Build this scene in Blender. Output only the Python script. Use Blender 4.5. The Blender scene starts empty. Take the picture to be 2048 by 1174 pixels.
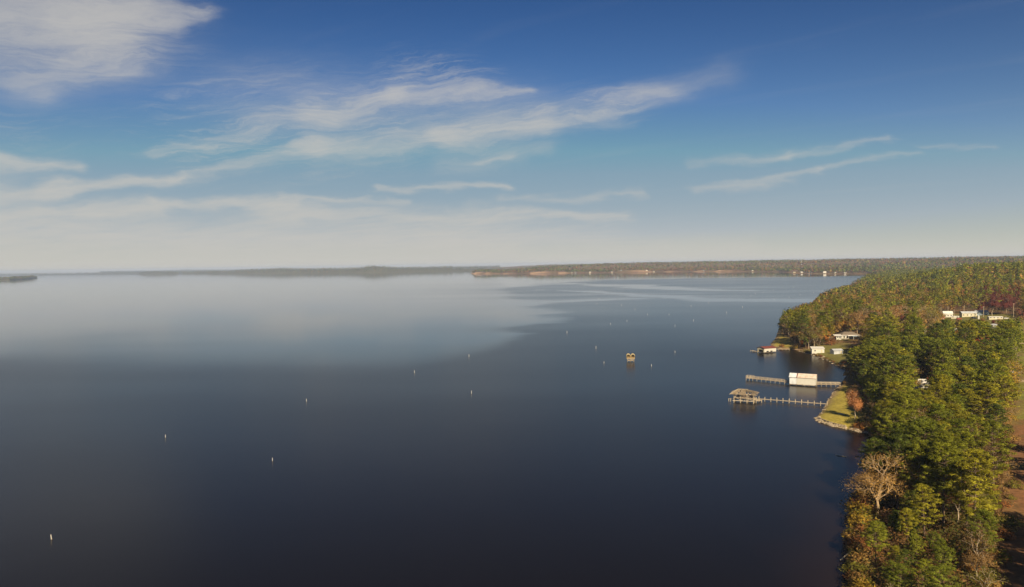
import bpy, math, random
import numpy as np
from mathutils import Matrix, Vector

R = math.radians
rng = np.random.default_rng(7)
random.seed(7)
scn = bpy.context.scene
COL = scn.collection

# ------------------------------------------------------------------ camera
CAM_H = 60.0
F_PX = 1462.0                      # focal length in pixels of the 2048 px wide photograph
cam_d = bpy.data.cameras.new('camera')
cam_d.sensor_width = 36.0
cam_d.lens = 36.0 * F_PX / 2048.0
cam_d.clip_start = 0.5
cam_d.clip_end = 80000.0
cam = bpy.data.objects.new('camera', cam_d)
COL.objects.link(cam)
CM = Matrix.Translation((0, 0, CAM_H)) @ Matrix.Rotation(R(90 - 2.23), 4, 'X') @ Matrix.Rotation(R(-0.84), 4, 'Z')
cam.matrix_world = CM
scn.camera = cam
CM3 = np.array(CM.to_3x3())

# ------------------------------------------------------------------ sun, exposure
SUN_EL, SUN_AZ = 33.0, 174.0       # azimuth clockwise from +Y (the viewing direction)
sv = Vector((math.sin(R(SUN_AZ)) * math.cos(R(SUN_EL)), math.cos(R(SUN_AZ)) * math.cos(R(SUN_EL)), math.sin(R(SUN_EL))))
sun_d = bpy.data.lights.new('sun', 'SUN')
sun_d.energy = 5.0
sun_d.angle = R(0.55)
sun_d.color = (1.0, 0.82, 0.56)
sun = bpy.data.objects.new('sun', sun_d)
COL.objects.link(sun)
sun.location = (300, -300, 300)
sun.rotation_euler = sv.to_track_quat('Z', 'Y').to_euler()
scn.view_settings.view_transform = 'Standard'
scn.view_settings.look = 'None'
scn.view_settings.exposure = 0.8
scn.view_settings.gamma = 1.0
scn.view_settings.use_curve_mapping = False
scn.cycles.use_denoising = True
scn.cycles.max_bounces = 6
scn.cycles.diffuse_bounces = 2
scn.cycles.glossy_bounces = 3
scn.cycles.transmission_bounces = 4
scn.cycles.volume_bounces = 0
scn.cycles.sample_clamp_indirect = 6.0
scn.cycles.use_adaptive_sampling = False


def ray(px, py):
    d = CM3 @ np.array([(px - 1024.0) / F_PX, (587.0 - py) / F_PX, -1.0])
    return d / np.linalg.norm(d)


def at(px, py, z=0.0):
    """the point of the horizontal plane z that the photograph shows at (px, py)"""
    d = ray(px, py)
    t = (z - CAM_H) / d[2]
    return np.array([d[0] * t, d[1] * t, z])


def proj(P):
    P = np.atleast_2d(P) - np.array([0, 0, CAM_H])
    c = P @ CM3
    w = np.maximum(-c[:, 2], 0.01)
    return np.stack([1024 + F_PX * c[:, 0] / w, 587 - F_PX * c[:, 1] / w], 1)


def azel(px, py):
    d = ray(px, py)
    return math.atan2(d[0], d[1]), math.asin(d[2])


# ------------------------------------------------------------------ node helpers
class NX:
    """a number socket with arithmetic"""
    def __init__(s, nt, v): s.nt, s.v = nt, v
    def _op(s, op, *a, clamp=False):
        n = s.nt.nodes.new('ShaderNodeMath'); n.operation = op; n.use_clamp = clamp
        for i, x in enumerate((s,) + a):
            x = x.v if isinstance(x, NX) else x
            if isinstance(x, (int, float)): n.inputs[i].default_value = x
            else: s.nt.links.new(x, n.inputs[i])
        return NX(s.nt, n.outputs[0])
    def __add__(s, o): return s._op('ADD', o)
    __radd__ = __add__
    def __sub__(s, o): return s._op('SUBTRACT', o)
    def __rsub__(s, o): return NX(s.nt, float(o))._op('SUBTRACT', s)
    def __mul__(s, o): return s._op('MULTIPLY', o)
    __rmul__ = __mul__
    def __truediv__(s, o): return s._op('DIVIDE', o)
    def __rtruediv__(s, o): return NX(s.nt, float(o))._op('DIVIDE', s)
    def exp(s): return s._op('EXPONENT')
    def clamp(s): return s._op('ADD', 0.0, clamp=True)
    def mx(s, o): return s._op('MAXIMUM', o)
    def mn(s, o): return s._op('MINIMUM', o)
    def pw(s, o): return s._op('POWER', o)
    def ss(s, a, b):
        t = ((s - a) / (b - a)).clamp()
        return t * t * (3.0 - 2.0 * t)


def noise(nt, vec, scale, detail=4.0, rough=0.55, dist=0.0):
    n = nt.nodes.new('ShaderNodeTexNoise')
    n.inputs['Scale'].default_value = scale
    n.inputs['Detail'].default_value = detail
    n.inputs['Roughness'].default_value = rough
    n.inputs['Distortion'].default_value = dist
    if vec is not None: nt.links.new(vec, n.inputs['Vector'])
    return NX(nt, n.outputs['Fac'])


def combine(nt, x, y, z=0.0):
    n = nt.nodes.new('ShaderNodeCombineXYZ')
    for i, v in enumerate((x, y, z)):
        v = v.v if isinstance(v, NX) else v
        if isinstance(v, (int, float)): n.inputs[i].default_value = v
        else: nt.links.new(v, n.inputs[i])
    return n.outputs[0]


def mixc(nt, fac, a, b, mode='MIX'):
    n = nt.nodes.new('ShaderNodeMix'); n.data_type = 'RGBA'; n.blend_type = mode
    for key, v in ((0, fac), (6, a), (7, b)):
        v = v.v if isinstance(v, NX) else v
        if isinstance(v, (int, float)): n.inputs[key].default_value = v
        elif isinstance(v, tuple): n.inputs[key].default_value = v + (1.0,) if len(v) == 3 else v
        else: nt.links.new(v, n.inputs[key])
    return n.outputs[2]


# ------------------------------------------------------------------ world: sky and cirrus
world = bpy.data.worlds.new('World')
scn.world = world
world.use_nodes = True
wt = world.node_tree
wt.nodes.clear()
w_out = wt.nodes.new('ShaderNodeOutputWorld')
w_bg = wt.nodes.new('ShaderNodeBackground')
w_bg.inputs['Strength'].default_value = 0.05
wt.links.new(w_bg.outputs[0], w_out.inputs[0])
sky = wt.nodes.new('ShaderNodeTexSky')
sky.sky_type = 'NISHITA'
sky.sun_disc = False
sky.sun_elevation = R(SUN_EL)
sky.sun_rotation = R(SUN_AZ)
sky.altitude = 60
sky.air_density = 1.0
sky.dust_density = 0.6
sky.ozone_density = 3.0
tc = wt.nodes.new('ShaderNodeTexCoord')
sep = wt.nodes.new('ShaderNodeSeparateXYZ')
wt.links.new(tc.outputs['Generated'], sep.inputs[0])
dx, dy, dz = (NX(wt, sep.outputs[i]) for i in range(3))
az = dx._op('ARCTAN2', dy)
el = dz._op('ARCSINE')
zc = dz.mx(0.0) + 0.035
u, v = dx / zc, dy / zc
# coordinates along and across the wind that draws the cirrus out
s_ = u * 0.786 - v * 0.618
t_ = u * 0.618 + v * 0.786
warp = noise(wt, combine(wt, u * 0.5, v * 0.5, 2.0), 1.0, 3.0)
fibre = noise(wt, combine(wt, s_ * 0.32 + warp * 0.5, t_ * 1.9 + warp * 0.9, 0.0), 1.0, 7.0, 0.62)
puff = noise(wt, combine(wt, s_ * 0.8, t_ * 1.5, 5.0), 1.0, 8.0, 0.6)
# angular warp so that the bands have frayed edges
waz = az + (noise(wt, combine(wt, az, el * 2.5, 1.0), 9.0, 5.0) - 0.5) * 0.09
wel = el + (noise(wt, combine(wt, az, el * 2.5, 7.0), 8.0, 6.0) - 0.5) * 0.05


def band(x0, y0, x1, y1, w0, w1, k):
    a0, e0 = azel(x0, y0); a1, e1 = azel(x1, y1)
    da, de = a1 - a0, e1 - e0
    L2 = da * da + de * de
    pa, pe = waz - a0, wel - e0
    h = ((pa * da + pe * de) / L2).clamp()
    qa, qe = pa - h * da, pe - h * de
    w = (h * ((w1 - w0) / F_PX) + w0 / F_PX)
    d2 = (qa * qa * 0.35 + qe * qe) / (w * w)
    return (d2 * -1.0).exp() * k


bands = [
    band(-250, 20, 200, 50, 70, 60, 1.25), band(200, 60, 400, 25, 48, 12, 0.9), band(60, 150, 250, 112, 30, 22, 0.6),
    band(330, 302, 640, 232, 8, 22, 0.50), band(640, 232, 790, 195, 24, 17, 0.85), band(790, 195, 1060, 178, 16, 7, 0.62),
    band(365, 355, 640, 296, 8, 16, 0.55), band(640, 300, 880, 276, 22, 22, 0.62), band(880, 276, 1080, 252, 18, 19, 0.95),
    band(1080, 250, 1330, 185, 22, 18, 0.42), band(1200, 215, 1440, 150, 26, 22, 0.16), band(520, 190, 1050, 225, 60, 50, 0.26), band(900, 330, 1100, 300, 20, 14, 0.22),
    band(730, 377, 1010, 373, 5, 6, 0.75), band(955, 315, 1020, 312, 5, 5, 0.4),
    band(-200, 322, 150, 322, 17, 8, 1.15), band(-200, 385, 120, 372, 20, 14, 1.1), band(100, 368, 350, 362, 12, 8, 1.35),
    band(-200, 432, 300, 420, 17, 12, 1.5), band(300, 408, 600, 412, 9, 11, 1.25), band(550, 425, 1240, 432, 22, 9, 1.0), band(560, 398, 800, 400, 5, 5, 0.6), band(1000, 400, 1290, 382, 8, 5, 0.32),
    band(1390, 378, 1640, 346, 6, 5, 0.45), band(1640, 342, 1830, 314, 6, 5, 0.40), band(1840, 296, 1970, 286, 5, 4, 0.26), band(1390, 327, 1560, 312, 9, 7, 0.38), band(1560, 310, 1790, 283, 7, 5, 0.34),
    band(-200, 474, 1000, 490, 42, 30, 1.25), band(900, 470, 1500, 498, 26, 16, 0.6),
]
placed = bands[0]
for b in bands[1:]: placed = placed + b
wisp = noise(wt, combine(wt, waz * 7.0 + wel * 9.0, wel * 75.0 - waz * 9.0, 3.0), 1.0, 6.0, 0.65)
wisp2 = noise(wt, combine(wt, waz * 16.0 + wel * 30.0, wel * 190.0 - waz * 26.0, 9.0), 1.0, 6.0, 0.7)
veil = band(420, 230, 900, 170, 50, 40, 0.9) + band(420, 320, 1250, 215, 45, 35, 0.9) + band(-100, 250, 300, 260, 40, 30, 0.35) + band(800, 130, 1000, 160, 30, 18, 0.6) + band(600, 450, 1200, 445, 30, 20, 0.7)
veil = veil * (wisp.ss(0.46, 0.74) * 0.55 + wisp2.ss(0.46, 0.74) * 0.45) * fibre.ss(0.3, 0.62)
placed = veil + placed * (fibre.ss(0.25, 0.75) * 0.45 + puff.ss(0.3, 0.72) * 0.65 + wisp.ss(0.30, 0.70) * 0.50 + wisp2.ss(0.30, 0.72) * 0.28 + 0.04)
# the same thin cirrus over the rest of the sky
rest = fibre.ss(0.52, 0.86) * 0.10 + (puff * fibre).ss(0.30, 0.55) * 0.16 * (1.0 - dy.ss(-0.2, 0.75))
cloud = 1.0 - ((placed + rest) * -1.15).exp()
hsv = wt.nodes.new('ShaderNodeHueSaturation')
hsv.inputs['Saturation'].default_value = 1.12
wt.links.new(sky.outputs[0], hsv.inputs['Color'])
gam = wt.nodes.new('ShaderNodeGamma'); gam.inputs[1].default_value = 1.72
wt.links.new(mixc(wt, 1.0, hsv.outputs[0], (3.7, 5.3, 6.65), 'DARKEN'), gam.inputs[0])
clear = mixc(wt, 1.0, gam.outputs[0], (0.142, 0.188, 0.188), 'MULTIPLY')
air = ((dz.mx(0.0) * -13.5).exp() * 0.87 + (dz.mx(0.0) * -6.0).exp() * 0.12)
c1 = mixc(wt, air * 0.95, clear, (7.7, 7.1, 6.4))
c2 = mixc(wt, cloud * 0.84, c1, (6.6, 6.35, 5.85))
wt.links.new(c2, w_bg.inputs['Color'])

# ------------------------------------------------------------------ object helpers


def link(o):
    COL.objects.link(o); return o


def thing(name, label, cat, loc=(0, 0, 0), rz=0.0, group=None):
    o = link(bpy.data.objects.new(name, None))
    o.empty_display_size = 0.5
    o.location = tuple(float(c) for c in loc); o.rotation_euler = (0, 0, rz)
    o['label'] = label; o['category'] = cat
    if group: o['group'] = group
    return o


def tag(o, label, cat, group=None):
    o['label'] = label; o['category'] = cat
    if group: o['group'] = group
    return o


def npmesh(name, V, T, mat=None, attrs=None, smooth=False, normals=None):
    V = np.asarray(V, np.float32).reshape(-1, 3); T = np.asarray(T, np.int32)
    if normals is not None:      # leaf faces turned outwards, shaded with the soft normal of their clump
        normals = np.asarray(normals, np.float32)
        g = np.cross(V[T[:, 1]] - V[T[:, 0]], V[T[:, 2]] - V[T[:, 0]])
        fl = (g * normals[T].mean(1)).sum(1) < 0
        T = T.copy(); T[fl] = T[fl][:, ::-1]
        smooth = True
    k = T.shape[1]
    me = bpy.data.meshes.new(name)
    me.vertices.add(len(V)); me.vertices.foreach_set('co', V.ravel())
    me.loops.add(T.size); me.loops.foreach_set('vertex_index', T.ravel())
    me.polygons.add(len(T)); me.polygons.foreach_set('loop_start', np.arange(0, T.size, k, dtype=np.int32))
    if smooth: me.polygons.foreach_set('use_smooth', np.ones(len(T), bool))
    for key, val in (attrs or {}).items():
        val = np.asarray(val, np.float32)
        if val.ndim == 1:
            a = me.attributes.new(key, 'FLOAT', 'POINT'); a.data.foreach_set('value', val)
        else:
            if val.shape[1] == 3: val = np.concatenate([val, np.ones((len(val), 1), np.float32)], 1)
            a = me.attributes.new(key, 'FLOAT_COLOR', 'POINT'); a.data.foreach_set('color', val.ravel())
    me.update(calc_edges=True); me.validate()
    if normals is not None:
        a = me.attributes.new('custom_normal', 'FLOAT_VECTOR', 'POINT'); a.data.foreach_set('vector', normals.ravel())
        me.update()
    if mat: me.materials.append(mat)
    return me


def mobj(name, me, parent=None, kind=None):
    o = link(bpy.data.objects.new(name, me))
    if parent is not None: o.parent = parent
    if kind: o['kind'] = kind
    return o


class MB:
    """collects boxes, bars and prisms into one mesh"""
    def __init__(s): s.V, s.F = [], []
    def poly(s, verts, faces):
        b = len(s.V); s.V += [tuple(p) for p in verts]; s.F += [tuple(b + i for i in f) for f in faces]; return s
    def box(s, x0, y0, z0, x1, y1, z1):
        return s.poly([(x0, y0, z0), (x1, y0, z0), (x1, y1, z0), (x0, y1, z0), (x0, y0, z1), (x1, y0, z1), (x1, y1, z1), (x0, y1, z1)],
                      [(3, 2, 1, 0), (4, 5, 6, 7), (0, 1, 5, 4), (1, 2, 6, 5), (2, 3, 7, 6), (3, 0, 4, 7)])
    def bar(s, p, q, w=0.1, h=None):
        p, q = Vector(p), Vector(q); h = h or w
        d = (q - p).normalized()
        up = Vector((0, 0, 1)) if abs(d.z) < 0.9 else Vector((1, 0, 0))
        a = d.cross(up).normalized() * w / 2; b = a.normalized().cross(d) * h / 2
        vs = [p - a - b, p + a - b, p + a + b, p - a + b, q - a - b, q + a - b, q + a + b, q - a + b]
        return s.poly(vs, [(0, 1, 2, 3), (7, 6, 5, 4), (0, 4, 5, 1), (1, 5, 6, 2), (2, 6, 7, 3), (3, 7, 4, 0)])
    def cyl(s, p, q, r0, r1=None, n=8):
        p, q = Vector(p), Vector(q); r1 = r0 if r1 is None else r1
        d = (q - p).normalized(); up = Vector((0, 0, 1)) if abs(d.z) < 0.9 else Vector((1, 0, 0))
        a = d.cross(up).normalized(); b = d.cross(a)
        ring = lambda c, r: [c + (a * math.cos(2 * math.pi * i / n) + b * math.sin(2 * math.pi * i / n)) * r for i in range(n)]
        fs = [(i, n + i, n + (i + 1) % n, (i + 1) % n) for i in range(n)]
        return s.poly(ring(p, r0) + ring(q, r1), fs + [tuple(range(n)), tuple(reversed(range(n, 2 * n)))])
    def slab(s, quad, t):
        """a roof sheet: a quad (or triangle) thickened downwards"""
        n = len(quad); lo = [(x, y, z - t) for x, y, z in quad]
        return s.poly(list(quad) + lo, [tuple(range(n)), tuple(reversed(range(n, 2 * n)))] + [(i, n + i, n + (i + 1) % n, (i + 1) % n) for i in range(n)])
    def mesh(s, name, m):
        me = bpy.data.meshes.new(name); me.from_pydata([tuple(v) for v in s.V], [], s.F); me.materials.append(m)
        import bmesh
        bm = bmesh.new(); bm.from_mesh(me); bmesh.ops.recalc_face_normals(bm, faces=bm.faces); bm.to_mesh(me); bm.free()
        return me
    def obj(s, name, m, parent=None, kind=None): return mobj(name, s.mesh(name, m), parent, kind)


# ------------------------------------------------------------------ materials


def new_mat(name):
    m = bpy.data.materials.new(name); m.use_nodes = True
    nt = m.node_tree; p = nt.nodes['Principled BSDF']
    return m, nt, p


def solid(name, c, rough=0.7, var=0.25, scale=1.5, c2=None, metal=0.0, bump=0.0):
    m, nt, p = new_mat(name)
    tcn = nt.nodes.new('ShaderNodeTexCoord')
    f = noise(nt, tcn.outputs['Object'], scale, 6.0, 0.65)
    c2 = c2 or tuple(x * (1 - var) for x in c)
    nt.links.new(mixc(nt, f.ss(0.35, 0.7), c, c2), p.inputs['Base Color'])
    p.inputs['Roughness'].default_value = rough; p.inputs['Metallic'].default_value = metal
    if bump:
        b = nt.nodes.new('ShaderNodeBump'); b.inputs['Strength'].default_value = bump; b.inputs['Distance'].default_value = 0.05
        nt.links.new(f.v, b.inputs['Height']); nt.links.new(b.outputs[0], p.inputs['Normal'])
    return m


def leaf_mat(name, use_obj, trans=0.35):
    """use_obj: the crown object's own colour times the clump's tint; else a colour attribute of the mesh"""
    m, nt, p = new_mat(name)
    a = nt.nodes.new('ShaderNodeAttribute')
    if use_obj:
        oi = nt.nodes.new('ShaderNodeObjectInfo')
        a.attribute_name = 'tint'
        col = mixc(nt, 1.0, oi.outputs['Color'], a.outputs['Color'], 'MULTIPLY')
    else:
        a.attribute_name = 'col'; col = a.outputs['Color']
    nt.links.new(col, p.inputs['Base Color'])
    p.inputs['Roughness'].default_value = 0.75
    p.inputs['Specular IOR Level'].default_value = 0.15
    t = nt.nodes.new('ShaderNodeBsdfTranslucent'); nt.links.new(col, t.inputs[0])
    mx = nt.nodes.new('ShaderNodeMixShader'); mx.inputs[0].default_value = trans
    nt.links.new(p.outputs[0], mx.inputs[1]); nt.links.new(t.outputs[0], mx.inputs[2])
    nt.links.new(mx.outputs[0], nt.nodes['Material Output'].inputs[0])
    return m


M_needle = leaf_mat('pine_needles', True)
M_leaf = leaf_mat('autumn_leaves', True, 0.35)
M_mass = leaf_mat('forest_leaves', False)
M_bark = solid('pine_bark', (0.13, 0.085, 0.055), 0.9, 0.5, 4.0)
M_pale_bark = solid('pale_bark', (0.40, 0.32, 0.22), 0.9, 0.45, 3.0)
M_white = solid('white_painted_siding', (0.48, 0.465, 0.41), 0.6, 0.10, 0.8)
M_white_roof = solid('white_metal_roof', (0.62, 0.60, 0.56), 0.4, 0.12, 0.7)
M_grey_metal = solid('grey_galvanised_roof', (0.42, 0.44, 0.46), 0.45, 0.3, 0.6)
M_pale_metal = solid('pale_grey_sheet', (0.58, 0.60, 0.62), 0.5, 0.25, 0.6)
M_old_board = solid('old_roof_boards', (0.235, 0.18, 0.115), 0.85, 0.5, 1.2)
M_reed_dark = solid('brown_reed_screen', (0.27, 0.18, 0.075), 0.9, 0.45, 3.0)
M_rust_roof = solid('rust_streaked_roof', (0.56, 0.49, 0.43), 0.6, 0.4, 0.5, (0.40, 0.29, 0.22))
M_red_roof = solid('red_brown_roof', (0.17, 0.045, 0.032), 0.7, 0.35, 0.8)
M_brown_roof = solid('brown_shingle_roof', (0.17, 0.135, 0.10), 0.85, 0.3, 1.2)
M_wood = solid('weathered_planks', (0.33, 0.26, 0.175), 0.85, 0.45, 2.0)
M_wood_dark = solid('wet_piling', (0.17, 0.12, 0.075), 0.8, 0.5, 2.0)
M_wood_pale = solid('bleached_timber', (0.44, 0.36, 0.25), 0.85, 0.35, 2.0)
M_straw = solid('dry_reed_thatch', (0.50, 0.40, 0.21), 0.9, 0.35, 3.0)
M_dark = solid('opening_shade', (0.02, 0.02, 0.022), 0.5, 0.2)  # near-black colour standing in for the shade inside an opening
M_glass = solid('window_glass', (0.03, 0.04, 0.05), 0.08, 0.2)
M_blue = solid('blue_grey_paint', (0.24, 0.30, 0.34), 0.6, 0.2)
M_cream = solid('cream_siding', (0.44, 0.40, 0.28), 0.6, 0.15)
M_orange = solid('orange_red_paint', (0.55, 0.14, 0.07), 0.5, 0.2)
M_brick = solid('red_paint', (0.35, 0.06, 0.04), 0.5, 0.2)
M_black = solid('black_paint', (0.025, 0.025, 0.028), 0.4, 0.2)
M_rubber = solid('tyre_rubber', (0.02, 0.02, 0.02), 0.9, 0.2)
M_post = solid('white_plastic_pipe', (0.55, 0.53, 0.48), 0.5, 0.3, 2.0)
M_rock = solid('shore_rock', (0.36, 0.29, 0.20), 0.9, 0.5, 0.8)
M_concrete = solid('pale_concrete', (0.45, 0.41, 0.34), 0.85, 0.25, 0.5)

# ------------------------------------------------------------------ numeric noise


def vnoise(x, y, seed=0):
    xi, yi = np.floor(x).astype(np.int64), np.floor(y).astype(np.int64)
    fx, fy = x - xi, y - yi
    fx, fy = fx * fx * (3 - 2 * fx), fy * fy * (3 - 2 * fy)
    def h(a, b):
        n = (a * 374761393 + b * 668265263 + seed * 1442695041) & 0xffffffff
        n = ((n ^ (n >> 13)) * 1274126177) & 0xffffffff
        return ((n ^ (n >> 16)) & 0xffff) / 65535.0
    return (h(xi, yi) * (1 - fx) + h(xi + 1, yi) * fx) * (1 - fy) + (h(xi, yi + 1) * (1 - fx) + h(xi + 1, yi + 1) * fx) * fy


def fbm(x, y, seed=0, o=4):
    r, a, t = 0, 0.5, 0
    for i in range(o):
        r = r + a * vnoise(x, y, seed + i); t += a; x, y, a = x * 2.03 + 11.7, y * 2.03 - 5.1, a * 0.5
    return r / t


def sstep(x, a, b):
    t = np.clip((x - a) / (b - a), 0, 1); return t * t * (3 - 2 * t)


def sdist(X, Y, poly):
    """signed distance to a closed polygon, positive inside"""
    P = np.asarray(poly, float); Q = np.roll(P, -1, 0)
    d2 = np.full(X.shape, 1e18); inside = np.zeros(X.shape, bool)
    for (x0, y0), (x1, y1) in zip(P, Q):
        ex, ey = x1 - x0, y1 - y0
        L = ex * ex + ey * ey
        if L < 1e-9: continue
        h = np.clip(((X - x0) * ex + (Y - y0) * ey) / L, 0, 1)
        d2 = np.minimum(d2, (X - x0 - h * ex) ** 2 + (Y - y0 - h * ey) ** 2)
        if ey != 0:
            c = ((y0 <= Y) != (y1 <= Y)) & (X < x0 + (Y - y0) * ex / ey)
            inside ^= c
    return np.where(inside, 1, -1) * np.sqrt(d2)


def gpoly(pts, z=0.0): return [tuple(at(a, b, z)[:2]) for a, b in pts]


# ------------------------------------------------------------------ land
NEAR_SHORE = [(1702, 1174), (1697, 1100), (1702, 1040), (1716, 985), (1737, 940), (1752, 905), (1750, 880), (1735, 866), (1700, 859), (1665, 852), (1637, 843),
              (1633, 835), (1648, 819), (1656, 802), (1668, 782), (1682, 768), (1694, 750), (1688, 738), (1665, 725), (1640, 714), (1608, 704), (1585, 698),
              (1562, 698), (1545, 694), (1541, 688), (1551, 677), (1557, 660), (1578, 640), (1612, 616), (1652, 598), (1690, 581), (1725, 566), (1742, 559),
              (1762, 554), (1766, 550)]
FAR_BANK = [(1740, 548), (1700, 548), (1640, 548), (1580, 547), (1572, 545.3), (1562, 544), (1500, 543.7), (1400, 543.6), (1300, 544.2), (1200, 546), (1100, 547), (1000, 548), (946, 548), (941, 546)]
land_poly = [(38, -60), (46, 70)] + gpoly(NEAR_SHORE + FAR_BANK)
tip = np.array(land_poly[-1])
land_poly += [tuple(tip + (150, 700)), (300, 8200), (-600, 12800), (16000, 12800), (16000, -60)]


def land_h(X, Y, sd=None):
    sd = sdist(X, Y, land_poly) if sd is None else sd
    D = np.hypot(X, Y)
    n = fbm(X / 90.0, Y / 90.0, 3)
    bank = np.minimum(np.maximum(sd, 0) * 0.45, 1.0)
    rise = 6.5 * (1 - np.exp(-np.maximum(sd, 0) / 130.0))
    hill = 34 * np.exp(-(((X - 900) / 330) ** 2 + ((Y - 1180) / 330) ** 2)) + 8 * np.exp(-(((X - 480) / 160) ** 2 + ((Y - 800) / 170) ** 2))
    far = sstep(D, 2300, 4500) * (26 * sstep(sd, 60, 900) + 16 * sstep(sd, 600, 2500) * fbm(X / 1300, Y / 1300, 9) + 6 * sstep(D, 8000, 12000))
    bluff = 9 * sstep(D, 2700, 3600) * sstep(sd, 1, 26) * sstep(fbm(X / 260, Y / 260, 35), 0.50, 0.64)
    mid = bluff + 10 * sstep(sd, 200, 900) * fbm(X / 400, Y / 400, 5)
    mid = mid - bluff
    z = bank + bluff + rise * (0.75 + 0.5 * n) + (hill + far + mid) * sstep(sd, 20, 240)
    return np.where(sd > 0, z, np.maximum(sd * 0.35, -2.5))


def hz(x, y): return float(land_h(np.array([float(x)]), np.array([float(y)]))[0])


def on_land(px, py):
    """where the photograph's ray meets the terrain"""
    z = 2.0
    for _ in range(30):
        p = at(px, py, z); z += 0.5 * (hz(p[0], p[1]) - z)
    p = at(px, py, z); p[2] = hz(p[0], p[1])
    return p


def axis(a, b, step, grow, lim):
    out = [a]; s = step
    while out[-1] < b:
        out.append(out[-1] + s)
        if out[-1] > lim: s *= grow
    return np.array(out)


LAWN = gpoly([(1640, 838), (1637, 832), (1652, 815), (1662, 800), (1674, 783), (1688, 768), (1712, 775), (1718, 800), (1716, 835), (1700, 856), (1665, 848)], 1.2)
TIP_LAWN = gpoly([(1548, 691), (1553, 680), (1562, 668), (1580, 680), (1580, 694)], 1.0)
YARD = gpoly([(1610, 700), (1650, 690), (1700, 690), (1720, 720), (1690, 735), (1660, 720)], 2.0)
LANE = gpoly([(1992, 1400), (1998, 1174), (2008, 1000), (2024, 900), (2034, 840), (2110, 840), (2250, 1000), (2400, 1400)], 3.5)
FIELD = gpoly([(2032, 842), (2038, 760), (2036, 700), (2040, 655), (2120, 640), (2400, 760), (2300, 860)], 4.0)
CAMP = [tuple(on_land(a, b)[:2]) for a, b in ((1862, 646), (1872, 628), (2045, 628), (2060, 646))]


def gridmesh(xs, ys):
    X, Y = np.meshgrid(xs, ys)
    nx, ny = len(xs), len(ys)
    i = np.arange(nx * ny).reshape(ny, nx)
    Q = np.stack([i[:-1, :-1], i[:-1, 1:], i[1:, 1:], i[1:, :-1]], -1).reshape(-1, 4)
    return X.ravel(), Y.ravel(), Q


GR = np.array([0.115, 0.105, 0.028]); LITTER = np.array([0.15, 0.085, 0.042]); LAWN_C = np.array([0.29, 0.235, 0.046])
DIRT = np.array([0.175, 0.085, 0.038]); SAND = np.array([0.42, 0.32, 0.20]); MUD = np.array([0.14, 0.085, 0.05]); FIELD_C = np.array([0.16, 0.17, 0.03])


def lerp(a, b, t): return a + (b - a) * t[:, None]


xs = axis(20, 15500, 2.6, 1.022, 330)
xs = np.concatenate([-axis(-20, 700, 18, 1.06, 60)[::-1][:-1], xs])
ys = axis(-60, 12700, 2.8, 1.016, 560)
X, Y, Q = gridmesh(xs, ys)
SD = sdist(X, Y, land_poly)
Z = land_h(X, Y, SD)
keep = (SD > -14)[Q].any(1) | ((SD > -260) & (np.hypot(X, Y) > 1800))[Q].any(1)
Q = Q[keep]
used = np.unique(Q); remap = np.full(len(X), -1); remap[used] = np.arange(len(used))
X, Y, Z, SD, Q = X[used], Y[used], Z[used], SD[used], remap[Q]
patchy = fbm(X / 7, Y / 16, 25)
nz = fbm(X / 14, Y / 14, 21); nb = fbm(X / 4, Y / 4, 22)
C = lerp(np.tile(LITTER, (len(X), 1)), GR, sstep(nz, 0.45, 0.6) * 0.6)
C = lerp(C, SAND, np.maximum((1 - sstep(SD, 1.0, 3.2)) * (np.hypot(X, Y) < 1500) * 0.6, 0))
C = lerp(C, np.array([0.42, 0.27, 0.16]), (np.hypot(X, Y) > 2700) * (1 - sstep(SD, 26, 55)) * sstep(fbm(X / 260, Y / 260, 35), 0.47, 0.62))
for pl, c, soft in ((LAWN, LAWN_C, 2.0), (TIP_LAWN, LAWN_C * 0.95, 3.0), (YARD, GR * 1.3, 5.0), (FIELD, FIELD_C, 6.0), (LANE, DIRT, 4.0), (CAMP, GR * 1.2, 8.0)):
    d = sdist(X, Y, pl)
    C = lerp(C, c * 1.0, sstep(d + (nz - 0.5) * soft * 2, -soft, soft))
inl = sstep(sdist(X, Y, LANE), -3, 3)
C = lerp(C, np.array([0.095, 0.085, 0.028]), inl * sstep(patchy, 0.50, 0.62) * 0.75)
C = lerp(C, DIRT * 1.5, inl * sstep(fbm(X / 5, Y / 30, 27), 0.58, 0.72) * 0.6)
# two worn pale tracks over the field
for (a, b), (c, d_), w in (((2018, 686), (2140, 704), 1.6), ((2018, 759), (2120, 768), 1.4)):
    p, q = at(a, b, 4.0)[:2], at(c, d_, 4.0)[:2]
    e = q - p; h = np.clip(((X - p[0]) * e[0] + (Y - p[1]) * e[1]) / (e @ e), 0, 1)
    dd = np.hypot(X - p[0] - h * e[0], Y - p[1] - h * e[1])
    C = lerp(C, SAND * 0.9, 1 - sstep(dd, w, w + 2.6))
C *= (0.72 + 0.56 * nb)[:, None]
C = lerp(C, MUD, 1 - sstep(SD, -0.2, 1.0))
m, nt, p = new_mat('ground_soil_and_grass')
a_ = nt.nodes.new('ShaderNodeAttribute'); a_.attribute_name = 'col'
tg = nt.nodes.new('ShaderNodeTexCoord')
g1 = noise(nt, tg.outputs['Object'], 0.9, 6.0, 0.7)
nt.links.new(mixc(nt, 1.0, a_.outputs['Color'], mixc(nt, g1.ss(0.3, 0.7), (0.7, 0.7, 0.7), (1.3, 1.3, 1.3)), 'MULTIPLY'), p.inputs['Base Color'])
p.inputs['Roughness'].default_value = 0.95; p.inputs['Specular IOR Level'].default_value = 0.1
ground = mobj('ground', npmesh('ground', np.stack([X, Y, Z], 1), Q, m, {'col': C}, True), kind='structure')


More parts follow.
